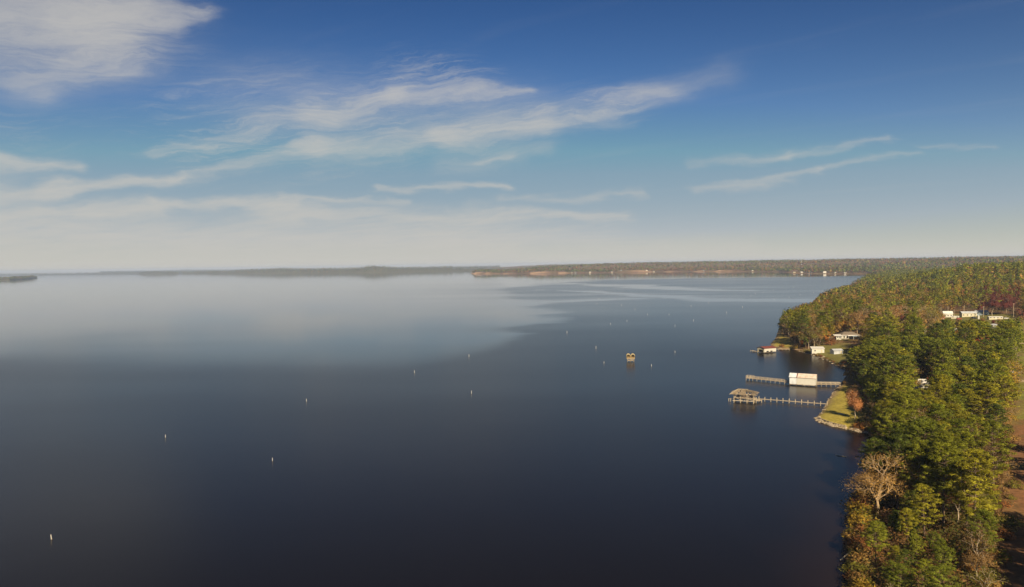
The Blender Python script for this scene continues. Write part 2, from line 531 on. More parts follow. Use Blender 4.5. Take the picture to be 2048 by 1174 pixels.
# far shores across the lake, each a low wooded hill of its own
def far_land(name, pts, depth, prof, seed):
    """pts: shoreline in the photograph; the land runs back from it; prof(f) gives the crest height along it"""
    G = np.array(gpoly(pts))
    n = 120
    f = np.linspace(0, 1, n)
    seg = np.concatenate([[0], np.cumsum(np.hypot(*np.diff(G, axis=0).T))]); seg /= seg[-1]
    bx, by = np.interp(f, seg, G[:, 0]), np.interp(f, seg, G[:, 1])
    rows = np.array([-0.02, 0.0, 0.04, 0.12, 0.25, 0.5, 0.8, 1.0])
    prf = np.array([-0.1, 0.0, 0.22, 0.5, 0.8, 1.0, 0.7, -0.05])
    crest = prof(f) * (0.8 + 0.4 * fbm(f * 14, f * 0 + seed, seed))
    ux, uy = bx / np.hypot(bx, by), by / np.hypot(bx, by)
    V, Cc = [], []
    for r, q in zip(rows, prf):
        dd = depth * r
        V.append(np.stack([bx + ux * dd, by + uy * dd, np.where(q > 0, q * crest, -3 if q < 0 else 0.2)], 1))
        Cc.append(np.tile(np.array([0.075, 0.07, 0.035]) * (1.0 if q != 0 else 1.3), (n, 1)))
    V = np.concatenate(V); Cc = np.concatenate(Cc)
    i = np.arange(len(V)).reshape(len(rows), n)
    Qd = np.stack([i[:-1, :-1], i[:-1, 1:], i[1:, 1:], i[1:, :-1]], -1).reshape(-1, 4)
    mobj(name, npmesh(name, V, Qd, m, {'col': Cc}, True), kind='structure')
    out = []
    r_ = np.random.default_rng(seed)
    for _ in range(1):
        k = int(seg.size * 0 + np.hypot(*np.diff(G, axis=0).T).sum() / 4.0)
        ff = r_.random(k); rr = r_.random(k) ** 1.6 * 0.8 + 0.012
        hgt = np.interp(rr, rows, np.maximum(prf, 0)) * np.interp(ff, f, crest)
        x0, y0 = np.interp(ff, f, bx), np.interp(ff, f, by)
        ll = np.hypot(x0, y0)
        out.append(np.stack([x0 + x0 / ll * depth * rr, y0 + y0 / ll * depth * rr, hgt], 1))
    return np.concatenate(out)


hump = lambda f, a, b: np.exp(-((f - a) / b) ** 2)
far_pts = []
far_pts.append(far_land('island_hill', [(-60, 561), (20, 560.5), (50, 558.5), (74, 556)], 500, lambda f: 16 * np.clip((1.03 - f) * 4, 0, 1), 41))
far_pts.append(far_land('hill', [(365, 548.5), (420, 547.8), (520, 547.2), (640, 546.6), (760, 545.5), (820, 544.2), (906, 542.6)], 900,
                        lambda f: (12 + 22 * sstep(f, 0.02, 0.4) + 10 * hump(f, 0.45, 0.2) + 26 * hump(f, 0.8, 0.035) + 6 * f) * np.clip(f * 12, 0.25, 1), 42))
far_pts.append(far_land('island_hill', [(278, 549), (320, 548.8), (357, 548.5)], 450, lambda f: 26 * np.clip(np.minimum(f, 1 - f) * 7, 0.15, 1), 43))
far_pts.append(far_land('distant_hills', [(-500, 556.5), (0, 551.2), (140, 549.5), (300, 547.6), (440, 546.4)], 900, lambda f: 10 + 14 * f, 44))
far_pts.append(far_land('distant_hills', [(840, 543.2), (900, 542.6), (960, 541.8), (1010, 541.2)], 800, lambda f: 26 + 0 * f, 46))
far_pts.append(far_land('distant_hills', [(200, 546.2), (500, 543.2), (800, 539.8), (1000, 537.2)], 1500, lambda f: 30 + 22 * fbm(f * 6, f * 0, 5), 45))

# ------------------------------------------------------------------ lake
RUFFLE = gpoly([(-900, 720), (0, 690), (120, 672), (210, 667), (320, 684), (480, 702), (720, 704), (930, 690), (1035, 656), (1062, 640), (1092, 611), (1060, 602), (1000, 594), (938, 581),
                (1010, 575), (1100, 567), (1250, 558), (1640, 553), (1760, 551), (1900, 600), (2000, 1174), (1700, 2400), (-900, 2400)])
CALM = [gpoly(q) for q in ([(1010, 607), (1120, 600), (1250, 596), (1340, 597), (1220, 601), (1100, 606), (1060, 611)],
                           [(1080, 580), (1200, 582), (1330, 591), (1420, 596), (1640, 598), (1640, 605), (1400, 602), (1250, 590)],
                           [(1060, 564), (1300, 570), (1400, 578), (1560, 582), (1400, 582), (1250, 575)])]
wx = np.concatenate([-axis(0, 14000, 12, 1.035, 160)[::-1][:-1], axis(0, 9000, 12, 1.035, 160)])
wy = axis(-80, 14500, 8, 1.021, 380)
X, Y, Q = gridmesh(wx, wy)
D = np.hypot(X, Y)
wob = (fbm(X / 320, Y / 70, 51, 5) - 0.5) * D * 0.14 + (fbm(X / 30, Y / 60, 52) - 0.5) * D * 0.03
soft = D * (0.03 + 0.30 * (1 - sstep(X, -75, 5)))
ruf = sstep(sdist(X, Y, RUFFLE) + wob, -soft, soft)
calm = np.zeros_like(ruf)
for q in CALM: calm = np.maximum(calm, sstep(sdist(X, Y, q) + wob * 0.5, -D * 0.006, D * 0.012))
streak = sstep(fbm(X / 420 + Y / 900, Y / 130, 53, 5), 0.52, 0.68) * sstep(D, 700, 1400)
ruf = ruf * (1 - 0.8 * calm) * (1 - 0.30 * streak) * (1 - 0.42 * sstep(D, 420, 1100))
sh = sdist(X, Y, land_poly)
shallow = sstep(sh + (fbm(X / 25, Y / 25, 54) - 0.5) * 6, -16, 0) * (D < 900)
mw, nt, p = new_mat('lake_water')
tw = nt.nodes.new('ShaderNodeTexCoord')
ar = nt.nodes.new('ShaderNodeAttribute'); ar.attribute_name = 'ruffle'
as_ = nt.nodes.new('ShaderNodeAttribute'); as_.attribute_name = 'shallow'
rf = NX(nt, ar.outputs['Fac'])
nt.links.new(mixc(nt, NX(nt, as_.outputs['Fac']) * 0.9, (0.0056, 0.0038, 0.0020), (0.016, 0.009, 0.0045)), p.inputs['Base Color'])
mp2 = nt.nodes.new('ShaderNodeMapping'); mp2.inputs['Scale'].default_value = (0.35, 1.0, 1.0)
nt.links.new(tw.outputs['Object'], mp2.inputs[0])
patch = noise(nt, mp2.outputs[0], 0.006, 3.0, 0.5)
nt.links.new((0.05 + rf * (0.11 + patch * 0.15)).v, p.inputs['Roughness'])
p.inputs['IOR'].default_value = 1.333
nt.links.new((0.58 - rf * 0.38).v, p.inputs['Specular IOR Level'])
mp = nt.nodes.new('ShaderNodeMapping'); mp.inputs['Scale'].default_value = (0.6, 1.0, 1.0)
nt.links.new(tw.outputs['Object'], mp.inputs[0])
rip = noise(nt, mp.outputs[0], 0.55, 5.0, 0.6) + noise(nt, mp.outputs[0], 0.09, 3.0, 0.5) * 2.0
b = nt.nodes.new('ShaderNodeBump'); b.inputs['Distance'].default_value = 0.05
nt.links.new((0.05 + rf * 0.24).v, b.inputs['Strength']); nt.links.new(rip.v, b.inputs['Height']); nt.links.new(b.outputs[0], p.inputs['Normal'])
lake = mobj('lake_water', npmesh('lake_water', np.stack([X, Y, X * 0], 1), Q, mw, {'ruffle': ruf, 'shallow': shallow}, True), kind='structure')

# ------------------------------------------------------------------ tree prototypes


def tubes(segs, sides=5):
    """segs: (p0, p1, r0, r1) -> verts, tris"""
    S = np.array([list(a) + list(b_) + [c, d] for a, b_, c, d in segs], float)
    P0, P1, r0, r1 = S[:, :3], S[:, 3:6], S[:, 6], S[:, 7]
    d = P1 - P0; d /= np.linalg.norm(d, axis=1)[:, None] + 1e-9
    up = np.where(np.abs(d[:, 2:3]) < 0.9, [[0, 0, 1.0]], [[1.0, 0, 0]])
    a = np.cross(d, up); a /= np.linalg.norm(a, axis=1)[:, None] + 1e-9
    c = np.cross(d, a)
    th = np.arange(sides) * 2 * np.pi / sides
    ring = a[:, None] * np.cos(th)[None, :, None] + c[:, None] * np.sin(th)[None, :, None]
    V = np.concatenate([P0[:, None] + ring * r0[:, None, None], P1[:, None] + ring * r1[:, None, None]], 1)
    n = len(S); i = np.arange(sides); j = (i + 1) % sides
    T = np.concatenate([np.stack([i, j, sides + j], 1), np.stack([i, sides + j, sides + i], 1)])
    T = (np.arange(n) * 2 * sides)[:, None, None] + T[None]
    return V.reshape(-1, 3), T.reshape(-1, 3)


def blades(C, rad, n, width, rg, flat=0.6, upb=0.25, tintvar=0.25):
    """n thin triangles radiating from each clump centre C"""
    N = len(C)
    d = rg.normal(size=(N, n, 3)); d[..., 2] = d[..., 2] * flat + upb
    d /= np.linalg.norm(d, axis=2)[..., None]
    w = np.cross(d, rg.normal(size=(N, n, 3))); w /= np.linalg.norm(w, axis=2)[..., None]
    rad = np.broadcast_to(np.asarray(rad, float), (N,))
    L = rad[:, None] * rg.uniform(0.7, 1.15, (N, n))
    base = C[:, None] + d * L[..., None] * 0.12
    tipp = C[:, None] + d * L[..., None]
    ww = w * (L * width)[..., None]
    mid = base + d * (L * 0.55)[..., None]
    V = np.stack([base, mid + ww, tipp, mid - ww], 2).reshape(-1, 3)
    k = np.arange(N * n) * 4
    T = np.concatenate([np.stack([k, k + 1, k + 2], 1), np.stack([k, k + 2, k + 3], 1)])
    tint = np.repeat(np.clip(rg.normal(1, tintvar, N), 0.45, 1.7), n * 4)
    return V, T, tint


def soft_normals(V, axis, zc, clump, k):
    """mix of the direction away from the crown's heart and away from the clump's"""
    a = V - np.concatenate([axis, zc[:, None]], 1); a /= np.linalg.norm(a, axis=1)[:, None] + 1e-6
    c = V - clump; c /= np.linalg.norm(c, axis=1)[:, None] + 1e-6
    n = a * (1 - k) + c * k + [0, 0, 0.25]
    return n / (np.linalg.norm(n, axis=1)[:, None] + 1e-6)


def leaves(C, spread, n, size, rg, tintvar=0.22):
    N = len(C)
    spread = np.broadcast_to(np.asarray(spread, float), (N,))
    c = C[:, None] + rg.normal(size=(N, n, 3)) * spread[:, None, None] * 0.55
    e1 = rg.normal(size=(N, n, 3)); e1[..., 2] *= 0.6
    e2 = rg.normal(size=(N, n, 3))
    e1 /= np.linalg.norm(e1, axis=2)[..., None]; e2 /= np.linalg.norm(e2, axis=2)[..., None]
    s = size * rg.uniform(0.6, 1.3, (N, n, 1))
    V = np.stack([c - e1 * s * 0.6, c + e2 * s * 0.5, c + e1 * s * 0.6], 2).reshape(-1, 3)
    T = np.arange(N * n * 3).reshape(-1, 3)
    tint = np.repeat(np.clip(rg.normal(1, tintvar, N), 0.5, 1.7), n * 3) * np.repeat(rg.uniform(0.8, 1.2, N * n), 3)
    return V, T, tint


def pine_proto(seed, H=24.0, Rc=4.6, nb=54, per=8, nbl=34, bare=0.34, trad=0.72, bw=0.075):
    rg = np.random.default_rng(seed)
    segs, tufts, tr = [], [], []
    lean = rg.normal(0, 0.35, 2)
    zs = np.linspace(0, H * 0.97, 7)
    pt = lambda z: np.array([lean[0] * (z / H) ** 1.5 * 1.6, lean[1] * (z / H) ** 1.5 * 1.6, z])
    for a, b_ in zip(zs[:-1], zs[1:]): segs.append((pt(a), pt(b_), 0.30 * (1 - a / H * 0.85), 0.30 * (1 - b_ / H * 0.85)))
    for i in range(nb):
        t = ((i + rg.random()) / nb) ** 0.85
        z = H * (bare + (0.985 - bare) * t)
        phi = i * 2.4 + rg.normal(0, 0.5)
        L = Rc * (1 - t ** 2.3) ** 0.72 * (0.55 + 0.45 * min(1, t * 4)) * rg.uniform(0.62, 1.18) + 0.5
        d = np.array([math.cos(phi), math.sin(phi), 0]); rise = rg.uniform(0.05, 0.4) + 0.35 * t
        p0 = pt(z); p1 = p0 + d * L * 0.55 + [0, 0, L * 0.55 * rise * 0.7]; p2 = p0 + d * L + [0, 0, L * rise * 1.15]
        segs += [(p0, p1, 0.07, 0.05), (p1, p2, 0.05, 0.02)]
        side = np.array([-d[1], d[0], 0])
        for k in range(max(2, int(per * (0.5 + L / Rc * 0.6)))):
            f = rg.uniform(0.38, 1.02) if k else 1.0
            q = (p0 + (p1 - p0) * f / 0.55) if f < 0.55 else p1 + (p2 - p1) * (f - 0.55) / 0.45
            tufts.append(q + side * rg.normal(0, 0.20) * L * (1.1 - f * 0.4) + [0, 0, rg.uniform(0.0, 0.35)]); tr.append(trad * rg.uniform(0.75, 1.2))
    for k in range(6): tufts.append(pt(H * rg.uniform(0.93, 1.0)) + rg.normal(0, 0.35, 3)); tr.append(trad * 0.9)
    V, T, ti = blades(np.array(tufts), np.array(tr), nbl, bw, rg, flat=0.42, upb=0.3, tintvar=0.28)
    tv, tt = tubes(segs, 5)
    cl = np.repeat(np.array(tufts), nbl * 4, 0)
    N = soft_normals(V, np.zeros((len(V), 2)), np.minimum(V[:, 2] - 1.5, H * 0.62), cl - [0, 0, 0.35], 0.55)
    return npmesh('pine_crown', V, T, M_needle, {'tint': np.repeat(ti[:, None], 3, 1)}, normals=N), npmesh('pine_trunk', tv, tt, M_bark, smooth=True), H


def broad_proto(seed, H=16.0, spread=0.9, levels=4, kids=3, leaf_n=12, leaf=0.42, lsp=0.8, bark=None, first=0.20, forks=3, name='broadleaf', thick=0.26):
    rg = np.random.default_rng(seed)
    segs, ends, allp = [], [], []

    def grow(p, d, L, r, lv):
        q = p + d * L
        mid = p + d * L * 0.5 + rg.normal(0, 0.05, 3) * L
        segs.append((p, mid, r, r * 0.85)); segs.append((mid, q, r * 0.85, r * 0.68))
        if lv >= levels - 1: ends.append(q); ends.append(mid)
        if lv >= levels: return
        n = kids if lv else forks
        ph0 = rg.random() * 6.28
        if lv < 2:      # a leader that carries on and limbs that leave it on the way
            nd = d + rg.normal(0, 0.16, 3); nd[2] += 0.15; nd /= np.linalg.norm(nd)
            grow(q, nd, L * (1.15 if lv == 0 else 0.8), r * 0.74, lv + 1)
        for k in range(n):
            ph = ph0 + k * 6.283 / n + rg.normal(0, 0.35)
            a = np.cross(d, [0.3, 0.2, 1.0] if abs(d[2]) < 0.95 else [1, 0, 0]); a /= np.linalg.norm(a); c = np.cross(d, a)
            sp = spread * rg.uniform(0.55, 1.1)
            nd = d + (a * math.cos(ph) + c * math.sin(ph)) * sp + [0, 0, 0.10 if lv < 2 else 0.0]
            nd /= np.linalg.norm(nd)
            grow(q, nd, L * rg.uniform(0.58, 0.82) * (1.0 if lv else 0.9), r * 0.60, lv + 1)
    grow(np.zeros(3), np.array([rg.normal(0, .05), rg.normal(0, .05), 1.0]), H * first, thick, 0)
    top = max(s[1][2] for s in segs); k = H / top
    segs = [(a * k, b_ * k, r0, r1) for a, b_, r0, r1 in segs]
    E = np.array(ends) * k
    tv, tt = tubes(segs, 4)
    tm = npmesh(name + '_trunk', tv, tt, bark or M_pale_bark, smooth=True)
    V, T, ti = leaves(E, lsp * k ** 0.5, leaf_n, leaf, rg)
    N = soft_normals(V, np.zeros((len(V), 2)), np.full(len(V), H * 0.5), np.repeat(E, leaf_n * 3, 0) - [0, 0, 0.3], 0.5)
    return npmesh(name + '_crown', V, T, M_leaf, {'tint': np.repeat(ti[:, None], 3, 1)}, normals=N), tm, H


def shrub_proto(seed, n=26, r=1.5, h=1.8, leaf=0.34):
    rg = np.random.default_rng(seed)
    C = rg.normal(size=(n, 3)); C /= np.linalg.norm(C, axis=1)[:, None]; C *= rg.uniform(0.35, 1, (n, 1))
    C[:, :2] *= r; C[:, 2] = np.abs(C[:, 2]) * h * 0.85 + 0.35
    segs = [(np.array([0, 0, -0.1]), c, 0.04, 0.015) for c in C[::2]]
    tv, tt = tubes(segs, 3)
    V, T, ti = leaves(C, 0.55, 16, leaf, rg)
    N = soft_normals(V, np.zeros((len(V), 2)), np.full(len(V), 0.2), np.repeat(C, 48, 0) - [0, 0, 0.2], 0.4)
    return npmesh('shrub_foliage', V, T, M_leaf, {'tint': np.repeat(ti[:, None], 3, 1)}, normals=N), npmesh('shrub_stem', tv, tt, M_bark), h + 0.4


PINES_A = [pine_proto(100 + i, 23 + i % 3 * 1.5, 4.2 + (i % 4) * 0.45) for i in range(6)]
PINES_B = [pine_proto(200 + i, 23 + i % 3 * 1.5, 4.3 + (i % 4) * 0.45, 38, 6, 16, 0.36, 0.92, 0.13) for i in range(5)]
BROAD_A = [broad_proto(300 + i, 15 + i, 0.85, 4, 3, 12, 0.42) for i in range(4)]
BROAD_B = [broad_proto(400 + i, 16 + i, 0.8, 4, 3, 7, 0.60, 0.8) for i in range(4)]
SPARSE = [broad_proto(500 + i, 16 + i, 0.8, 4, 3, 3, 0.50, 0.7) for i in range(3)]
SHRUBS = [shrub_proto(600 + i) for i in range(4)]

PINE_C = {'bright green': (0.235, 0.245, 0.022), 'mid green': (0.180, 0.205, 0.022), 'dark green': (0.125, 0.155, 0.024), 'yellow green': (0.300, 0.275, 0.024)}
BROAD_C = {'orange': (0.38, 0.155, 0.030), 'rust brown': (0.27, 0.115, 0.038), 'tan': (0.34, 0.205, 0.060), 'golden': (0.34, 0.225, 0.028), 'brown': (0.20, 0.120, 0.042),
           'olive': (0.19, 0.170, 0.024), 'maroon': (0.16, 0.048, 0.036), 'red': (0.36, 0.070, 0.028)}
n_tri = [0]


def plant(proto, kindname, cat, label, p, H, colour, group=None, rz=None, wide=1.0, crown='crown', trunk='trunk', trunk_mat=None):
    cm, tm, h0 = proto
    s = H / h0
    t = thing(kindname, label, cat, p, random.random() * 6.28 if rz is None else rz, group)
    t.scale = (s * wide, s * wide, s)
    o = mobj(trunk, tm, t)
    c = mobj(crown, cm, t); c.color = tuple(colour) + (1.0,)
    return t


# ------------------------------------------------------------------ places where trees keep clear
PROTECT = [(x0, y0, x1, y1, float(np.hypot(*on_land((x0 + x1) / 2, yb)[:2])) + 4) for x0, y0, x1, y1, yb in (   # image boxes that stay open, and the foot of what stands there
    (1555, 688, 1585, 700, 695), (1622, 688, 1652, 716, 704), (1664, 695, 1688, 722, 706), (1670, 655, 1726, 690, 674), (1876, 614, 2034, 640, 632), (1826, 754, 1860, 780, 772),
    (1632, 772, 1692, 860, 800), (1585, 694, 1690, 735, 712), (1680, 758, 1700, 790, 770), (2036, 640, 2060, 850, 690), (1724, 640, 1735, 668, 664), (1696, 785, 1722, 838, 838),
    (1600, 700, 1684, 735, 715), (1990, 1000, 2048, 1174, 1030), (2012, 880, 2048, 1000, 900), (1694, 900, 1794, 1010, 1030), (1795, 640, 1810, 662, 660), (1847, 656, 1857, 667, 667), (1906, 655, 1918, 667, 667), (1981, 646, 1995, 657, 657), (2020, 738, 2030, 750, 749))]
SKY_X = [1500, 1553, 1557, 1566, 1600, 1628, 1637, 1650, 1680, 1705, 1740, 1765, 1800, 1850, 1900, 2000, 2300]
SKY_Y = [700, 660, 632, 622, 607, 603, 590, 580, 572, 568, 560, 553, 545, 535, 526, 524, 520]
CLEAR = [(sdist, LAWN, 1.0), (sdist, TIP_LAWN, 0.0), (sdist, LANE, 2.0), (sdist, FIELD, 0.0), (sdist, CAMP, 0.0), (sdist, YARD, -2.0)]


LIT = [(LAWN, 3.5, 0.0)] + [([(c_[0] + r_ * math.cos(k_), c_[1] + r_ * math.sin(k_)) for k_ in np.linspace(0, 5.5, 8)], 0.0, h_)
                        for c_, r_, h_ in ((on_land(1752, 1030), 5.0, 6.0), (on_land(1702, 674), 11.0, 1.0), (on_land(1638, 704), 4.0, 0.5), (on_land(1709, 838), 4.0, 2.0), (on_land(1936, 633), 16.0, 1.0), (on_land(1895, 634), 10.0, 1.0), (on_land(1985, 636), 10.0, 1.0), (on_land(1842, 775), 4.0, 1.0), (at(1660, 773), 9.0, 0.8), (at(1640, 773), 8.0, 0.8))]


def fit_height(x, y, z, H, rc):
    """the tallest tree up to H that leaves the open views open and stays under the wood's own outline; 0 where none fits"""
    base = proj(np.array([[x, y, z]]))[0]
    d = math.hypot(x, y)
    for _ in range(7):
        top = proj(np.array([[x, y, z + H]]))[0]
        w = rc * F_PX / d * (H / 24.0) ** 0.5
        ok = top[1] > np.interp(top[0], SKY_X, SKY_Y) if d < 1600 else True
        for x0, y0, x1, y1, dd in PROTECT:
            if d < dd and ok and top[0] + w * 0.75 > x0 and top[0] - w * 0.75 < x1 and top[1] < y1 and base[1] > y0: ok = False
        if ok and d < 820:
            for pl_, mg, h_ in LIT:
                if H <= h_: continue
                f_ = np.linspace(0.15, 1, 7) * (H - h_) / math.tan(R(SUN_EL))
                tx, ty = x - f_ * math.sin(R(SUN_AZ)), y - f_ * math.cos(R(SUN_AZ))
                if abs(pl_[0][0] - x) < 110 and abs(pl_[0][1] - y) < 110 and (sdist(tx, ty, pl_) > mg).any(): ok = False; break
        if ok: return H
        H *= 0.78
        if H < 5.5: return 0
    return 0


cand = []
rg = np.random.default_rng(11)
pts = []
y = 45.0
while y < 2600:
    step = 5.9 if y < 640 else (9.4 if y < 1300 else 11.5)
    xx = np.arange(30, max(y * 0.74 + 70, 175), step) + rg.uniform(0, step)
    pts.append(np.stack([xx + rg.uniform(-0.4, 0.4, len(xx)) * step, np.full(len(xx), y) + rg.uniform(-0.4, 0.4, len(xx)) * step], 1))
    y += step * 0.95
P = np.concatenate(pts)
sdP = sdist(P[:, 0], P[:, 1], land_poly)
ok = sdP > 2.6
for f, poly, mrg in CLEAR: ok &= f(P[:, 0], P[:, 1], poly) < -mrg
P, sdP = P[ok], sdP[ok]
zP = land_h(P[:, 0], P[:, 1], sdP)
pxP = proj(np.stack([P[:, 0], P[:, 1], zP + 8], 1))
dP = np.hypot(P[:, 0], P[:, 1])
kn = fbm(P[:, 0] / 45, P[:, 1] / 45, 71); kn2 = fbm(P[:, 0] / 150, P[:, 1] / 150, 72, 3)
trees = []           # x, y, z, H, kind, colour name, px, py, d, sd
for (x, y), z, (px, py), d, sd, n, n2 in zip(P, zP, pxP, dP, sdP, kn, kn2):
    if px < 1500 or px > 2110: continue
    # which wood stands here
    if 1590 < px < 1880 and 566 < py < 682: pb = 0.80
    elif 1880 < px < 2060 and 566 < py < 625: pb = 0.75
    elif px < 1630 and py < 700: pb = 0.12
    elif 1955 < px < 2060 and 570 < py < 640: pb = 0.9
    elif px > 1900 and py > 840 and px < 2110: pb = 0.55
    elif d > 760: pb = 0.10 + 2.2 * max(0.0, float(n2) - 0.50)
    elif px > 1870 and 700 < py < 1000: pb = 0.38
    elif py > 980: pb = 0.06
    else: pb = 0.18
    pb = min(0.97, max(0.03, pb + (n - 0.5) * (0.7 if d < 760 else 0.25)))
    kind = 'b' if rg.random() < pb else 'p'
    if kind == 'p': H = rg.uniform(14.5, 20.5) if d < 430 else rg.uniform(17, 25); rc = 4.6
    else: H = rg.uniform(9, 16 if d < 430 else 19) if px < 1900 or py < 800 else rg.uniform(7, 12); rc = 4.2
    if d > 700: H *= rg.uniform(0.66, 1.0)
    if sd < 6 and kind == 'p' and d < 400: H *= 0.8
    if sd < 3.6: kind = 'b' if rg.random() < 0.6 else kind; H = min(H, rg.uniform(6, 10))
    if sd < (20 if y < 140 else 12) and y < 168: H = min(H, 5.5 + rg.random() * 3.5)
    if 1690 < px < 1800 and 840 < py < 1000: kind = 'p'
    H = fit_height(x, y, z, H, rc)
    if H == 0: continue
    q = rg.random()
    if kind == 'p': cn = 'bright green' if q < 0.36 else 'mid green' if q < 0.62 else 'yellow green' if q < 0.84 else 'dark green'
    else:
        if 1955 < px < 2040 and 565 < py < 635 and d < 1000: cn = 'maroon'
        elif px > 1900 and py > 840: cn = 'brown' if q < 0.5 else 'olive' if q < 0.75 else 'rust brown'
        elif d > 800: cn = 'tan' if q < .42 else 'olive' if q < .80 else 'golden' if q < .93 else 'rust brown'
        else: cn = ('tan' if q < .34 else 'golden' if q < .58 else 'orange' if q < .63 else 'olive' if q < .90 else 'rust brown' if q < .94 else 'brown' if q < .995 else 'red')
    trees.append((x, y, z, H, kind, cn, px, py, d, sd))

for tx_, ty_ in ((2024, 892), (2020, 918), (2032, 935), (2042, 955), (2030, 1040), (2018, 1066), (2026, 1090), (2010, 1112), (2020, 1135), (2008, 1160), (2036, 1120), (2040, 1165), (2044, 1060), (2030, 1190)):
    H = rg.uniform(17, 23)
    e_ = on_land(tx_, ty_); L_ = (H - 2.0) / math.tan(R(SUN_EL))
    x, y = e_[0] + L_ * math.sin(R(SUN_AZ)), e_[1] + L_ * math.cos(R(SUN_AZ)); z = hz(x, y)
    px, py = proj(np.array([[x, y, z + 8]]))[0]
    trees.append((x, y, z, H, 'p', 'mid green' if rg.random() < 0.5 else 'dark green', max(px, 2120), py, math.hypot(x, y), 50.0))


def rel(px, py, d, sd):
    """a findable place in words"""
    if px > 2100: return 'on the far side of the dirt lane'
    if py > 1000:
        if sd < 8: return 'on the bank at the water edge below the bare tree'
        return 'in the near wood below the bare tree' if px < 1850 else 'in the near wood beside the dirt lane' if px < 1965 else 'by the dirt lane'
    if py > 860:
        return 'right behind the bare tree by the water' if px < 1800 else 'in the middle of the near wood' if px < 1930 else 'beside the top end of the dirt lane'
    if py > 770:
        return 'right behind the shore lawn' if px < 1760 else 'in front of the hidden white house' if px < 1900 else 'at the grass field below the pale tracks'
    if py > 700:
        return 'above the lawn by the white boathouse' if px < 1760 else 'behind the hidden white house' if px < 1900 else 'beside the grass field with pale tracks'
    if py > 640:
        return 'at the tip of the promontory' if px < 1610 else 'beside the white house above the cove' if px < 1740 else 'between the white house and the camp' if px < 1880 else 'in front of the trailer camp'
    return 'on the point above the red roofed boathouse' if px < 1670 else 'in the autumn wood behind the white house' if px < 1870 else 'behind the trailer camp'


trees.sort(key=lambda t: -t[3] / t[8])
single, mass, cnt = [], [], {'p': 0, 'b': 0}
for t in trees:
    if t[6] > 2110 or (cnt[t[4]] < (285 if t[4] == 'p' else 270) and t[8] < 900):
        if t[6] <= 2110: cnt[t[4]] += 1
        single.append(t)
    else: mass.append(t)
for x, y, z, H, kind, cn, px, py, d, sd in single:
    where = rel(px, py, d, sd)
    if kind == 'p':
        size = 'tall' if H > 18 else 'short' if H < 13 else 'medium'
        pr = random.choice(PINES_A if d < 290 else PINES_B)
        c = np.array(PINE_C[cn]) * random.uniform(0.88, 1.14)
        plant(pr, 'pine_tree', 'pine tree', f'{size} {cn} pine {where}', (x, y, z - 0.15), H, c, 'pines ' + where, wide=random.uniform(0.95, 1.25) * (1.0 if H > 21 else 1.22))
    else:
        size = 'tall' if H > 15 else 'low' if H < 10 else 'medium'
        bare = random.random() < (0.22 if cn in ('tan', 'brown', 'maroon') else 0.05) and d > 250
        pr = random.choice(SPARSE if bare else BROAD_A if d < 290 else BROAD_B)
        c = np.array(BROAD_C[cn]) * random.uniform(0.85, 1.15)
        plant(pr, 'broadleaf_tree', 'autumn tree', f'{size} {cn} {"half bare" if bare else "leafy"} tree {where}'.replace('at the water edge below', 'below'), (x, y, z - 0.15), H, c, 'autumn trees ' + where, wide=random.uniform(1.0, 1.3) if d < 480 else random.uniform(1.15, 1.5))


def mass_mesh(L, rg, subs, nl, size):
    """many crowns as one mesh of leaf-sized faces, each crown of several clumps"""
    if not len(L): return None
    pos = np.array([t[:3] for t in L]); H = np.array([t[3] for t in L]); isp = np.array([t[4] == 'p' for t in L])
    col = np.array([(PINE_C if t[4] == 'p' else BROAD_C)[t[5]] for t in L])
    N = len(L)
    u = rg.random((N, subs)); ph = rg.random((N, subs)) * 6.283
    lo = np.where(isp, 0.42, 0.30)[:, None]
    zz = (lo + (0.97 - lo) * u) * H[:, None]
    prof = np.where(isp[:, None], np.clip(1 - u, 0, 1) ** 0.6 * (0.5 + 0.5 * np.minimum(1, u * 4)), np.sqrt(np.clip(1 - (u * 1.7 - 0.75) ** 2, 0.05, 1)))
    rr = prof * np.where(isp, 0.27, 0.33)[:, None] * H[:, None] * np.sqrt(rg.random((N, subs)))
    Cc = np.stack([pos[:, None, 0] + rr * np.cos(ph), pos[:, None, 1] + rr * np.sin(ph), pos[:, None, 2] + zz], 2).reshape(-1, 3)
    sp = np.repeat(H * 0.085, subs)
    V, T, ti = leaves(Cc, sp, nl, size, rg, 0.10)
    cc = np.repeat(col * rg.uniform(0.62, 1.35, (N, 1)), subs * nl * 3, 0) * ti[:, None]
    segs = [(p_, p_ + [0, 0, h * 0.6], 0.22, 0.12) for p_, h in zip(pos, H)]
    tv, tt = tubes(segs, 3)
    V2 = np.concatenate([V, tv]); T2 = np.concatenate([T, tt + len(V)])
    m_ = subs * nl * 3
    N_ = soft_normals(V, np.repeat(pos[:, :2], m_, 0), np.repeat(pos[:, 2] + H * 0.55, m_), np.repeat(Cc, nl * 3, 0) - [0, 0, 0.5], 0.35)
    nt_ = tv - np.repeat(np.array([a for a, b_, c, d in segs]), 6, 0); nt_[:, 2] = 0; nt_ /= np.linalg.norm(nt_, axis=1)[:, None] + 1e-6
    return V2, T2, np.concatenate([cc, np.tile([[0.17, 0.12, 0.08]], (len(tv), 1))]), np.concatenate([N_, nt_])


m1 = [t for t in mass if t[8] < 1000]; m2 = [t for t in mass if t[8] >= 1000]
V, T, cc, nn_ = mass_mesh(m1, rg, 16, 11, 1.25)
mobj('wood', npmesh('wood', V, T, M_mass, {'col': cc}, normals=nn_), kind='stuff')
V, T, cc, nn_ = mass_mesh(m2, rg, 9, 7, 2.3)
mobj('forest', npmesh('forest', V, T, M_mass, {'col': cc}, normals=nn_), kind='stuff')
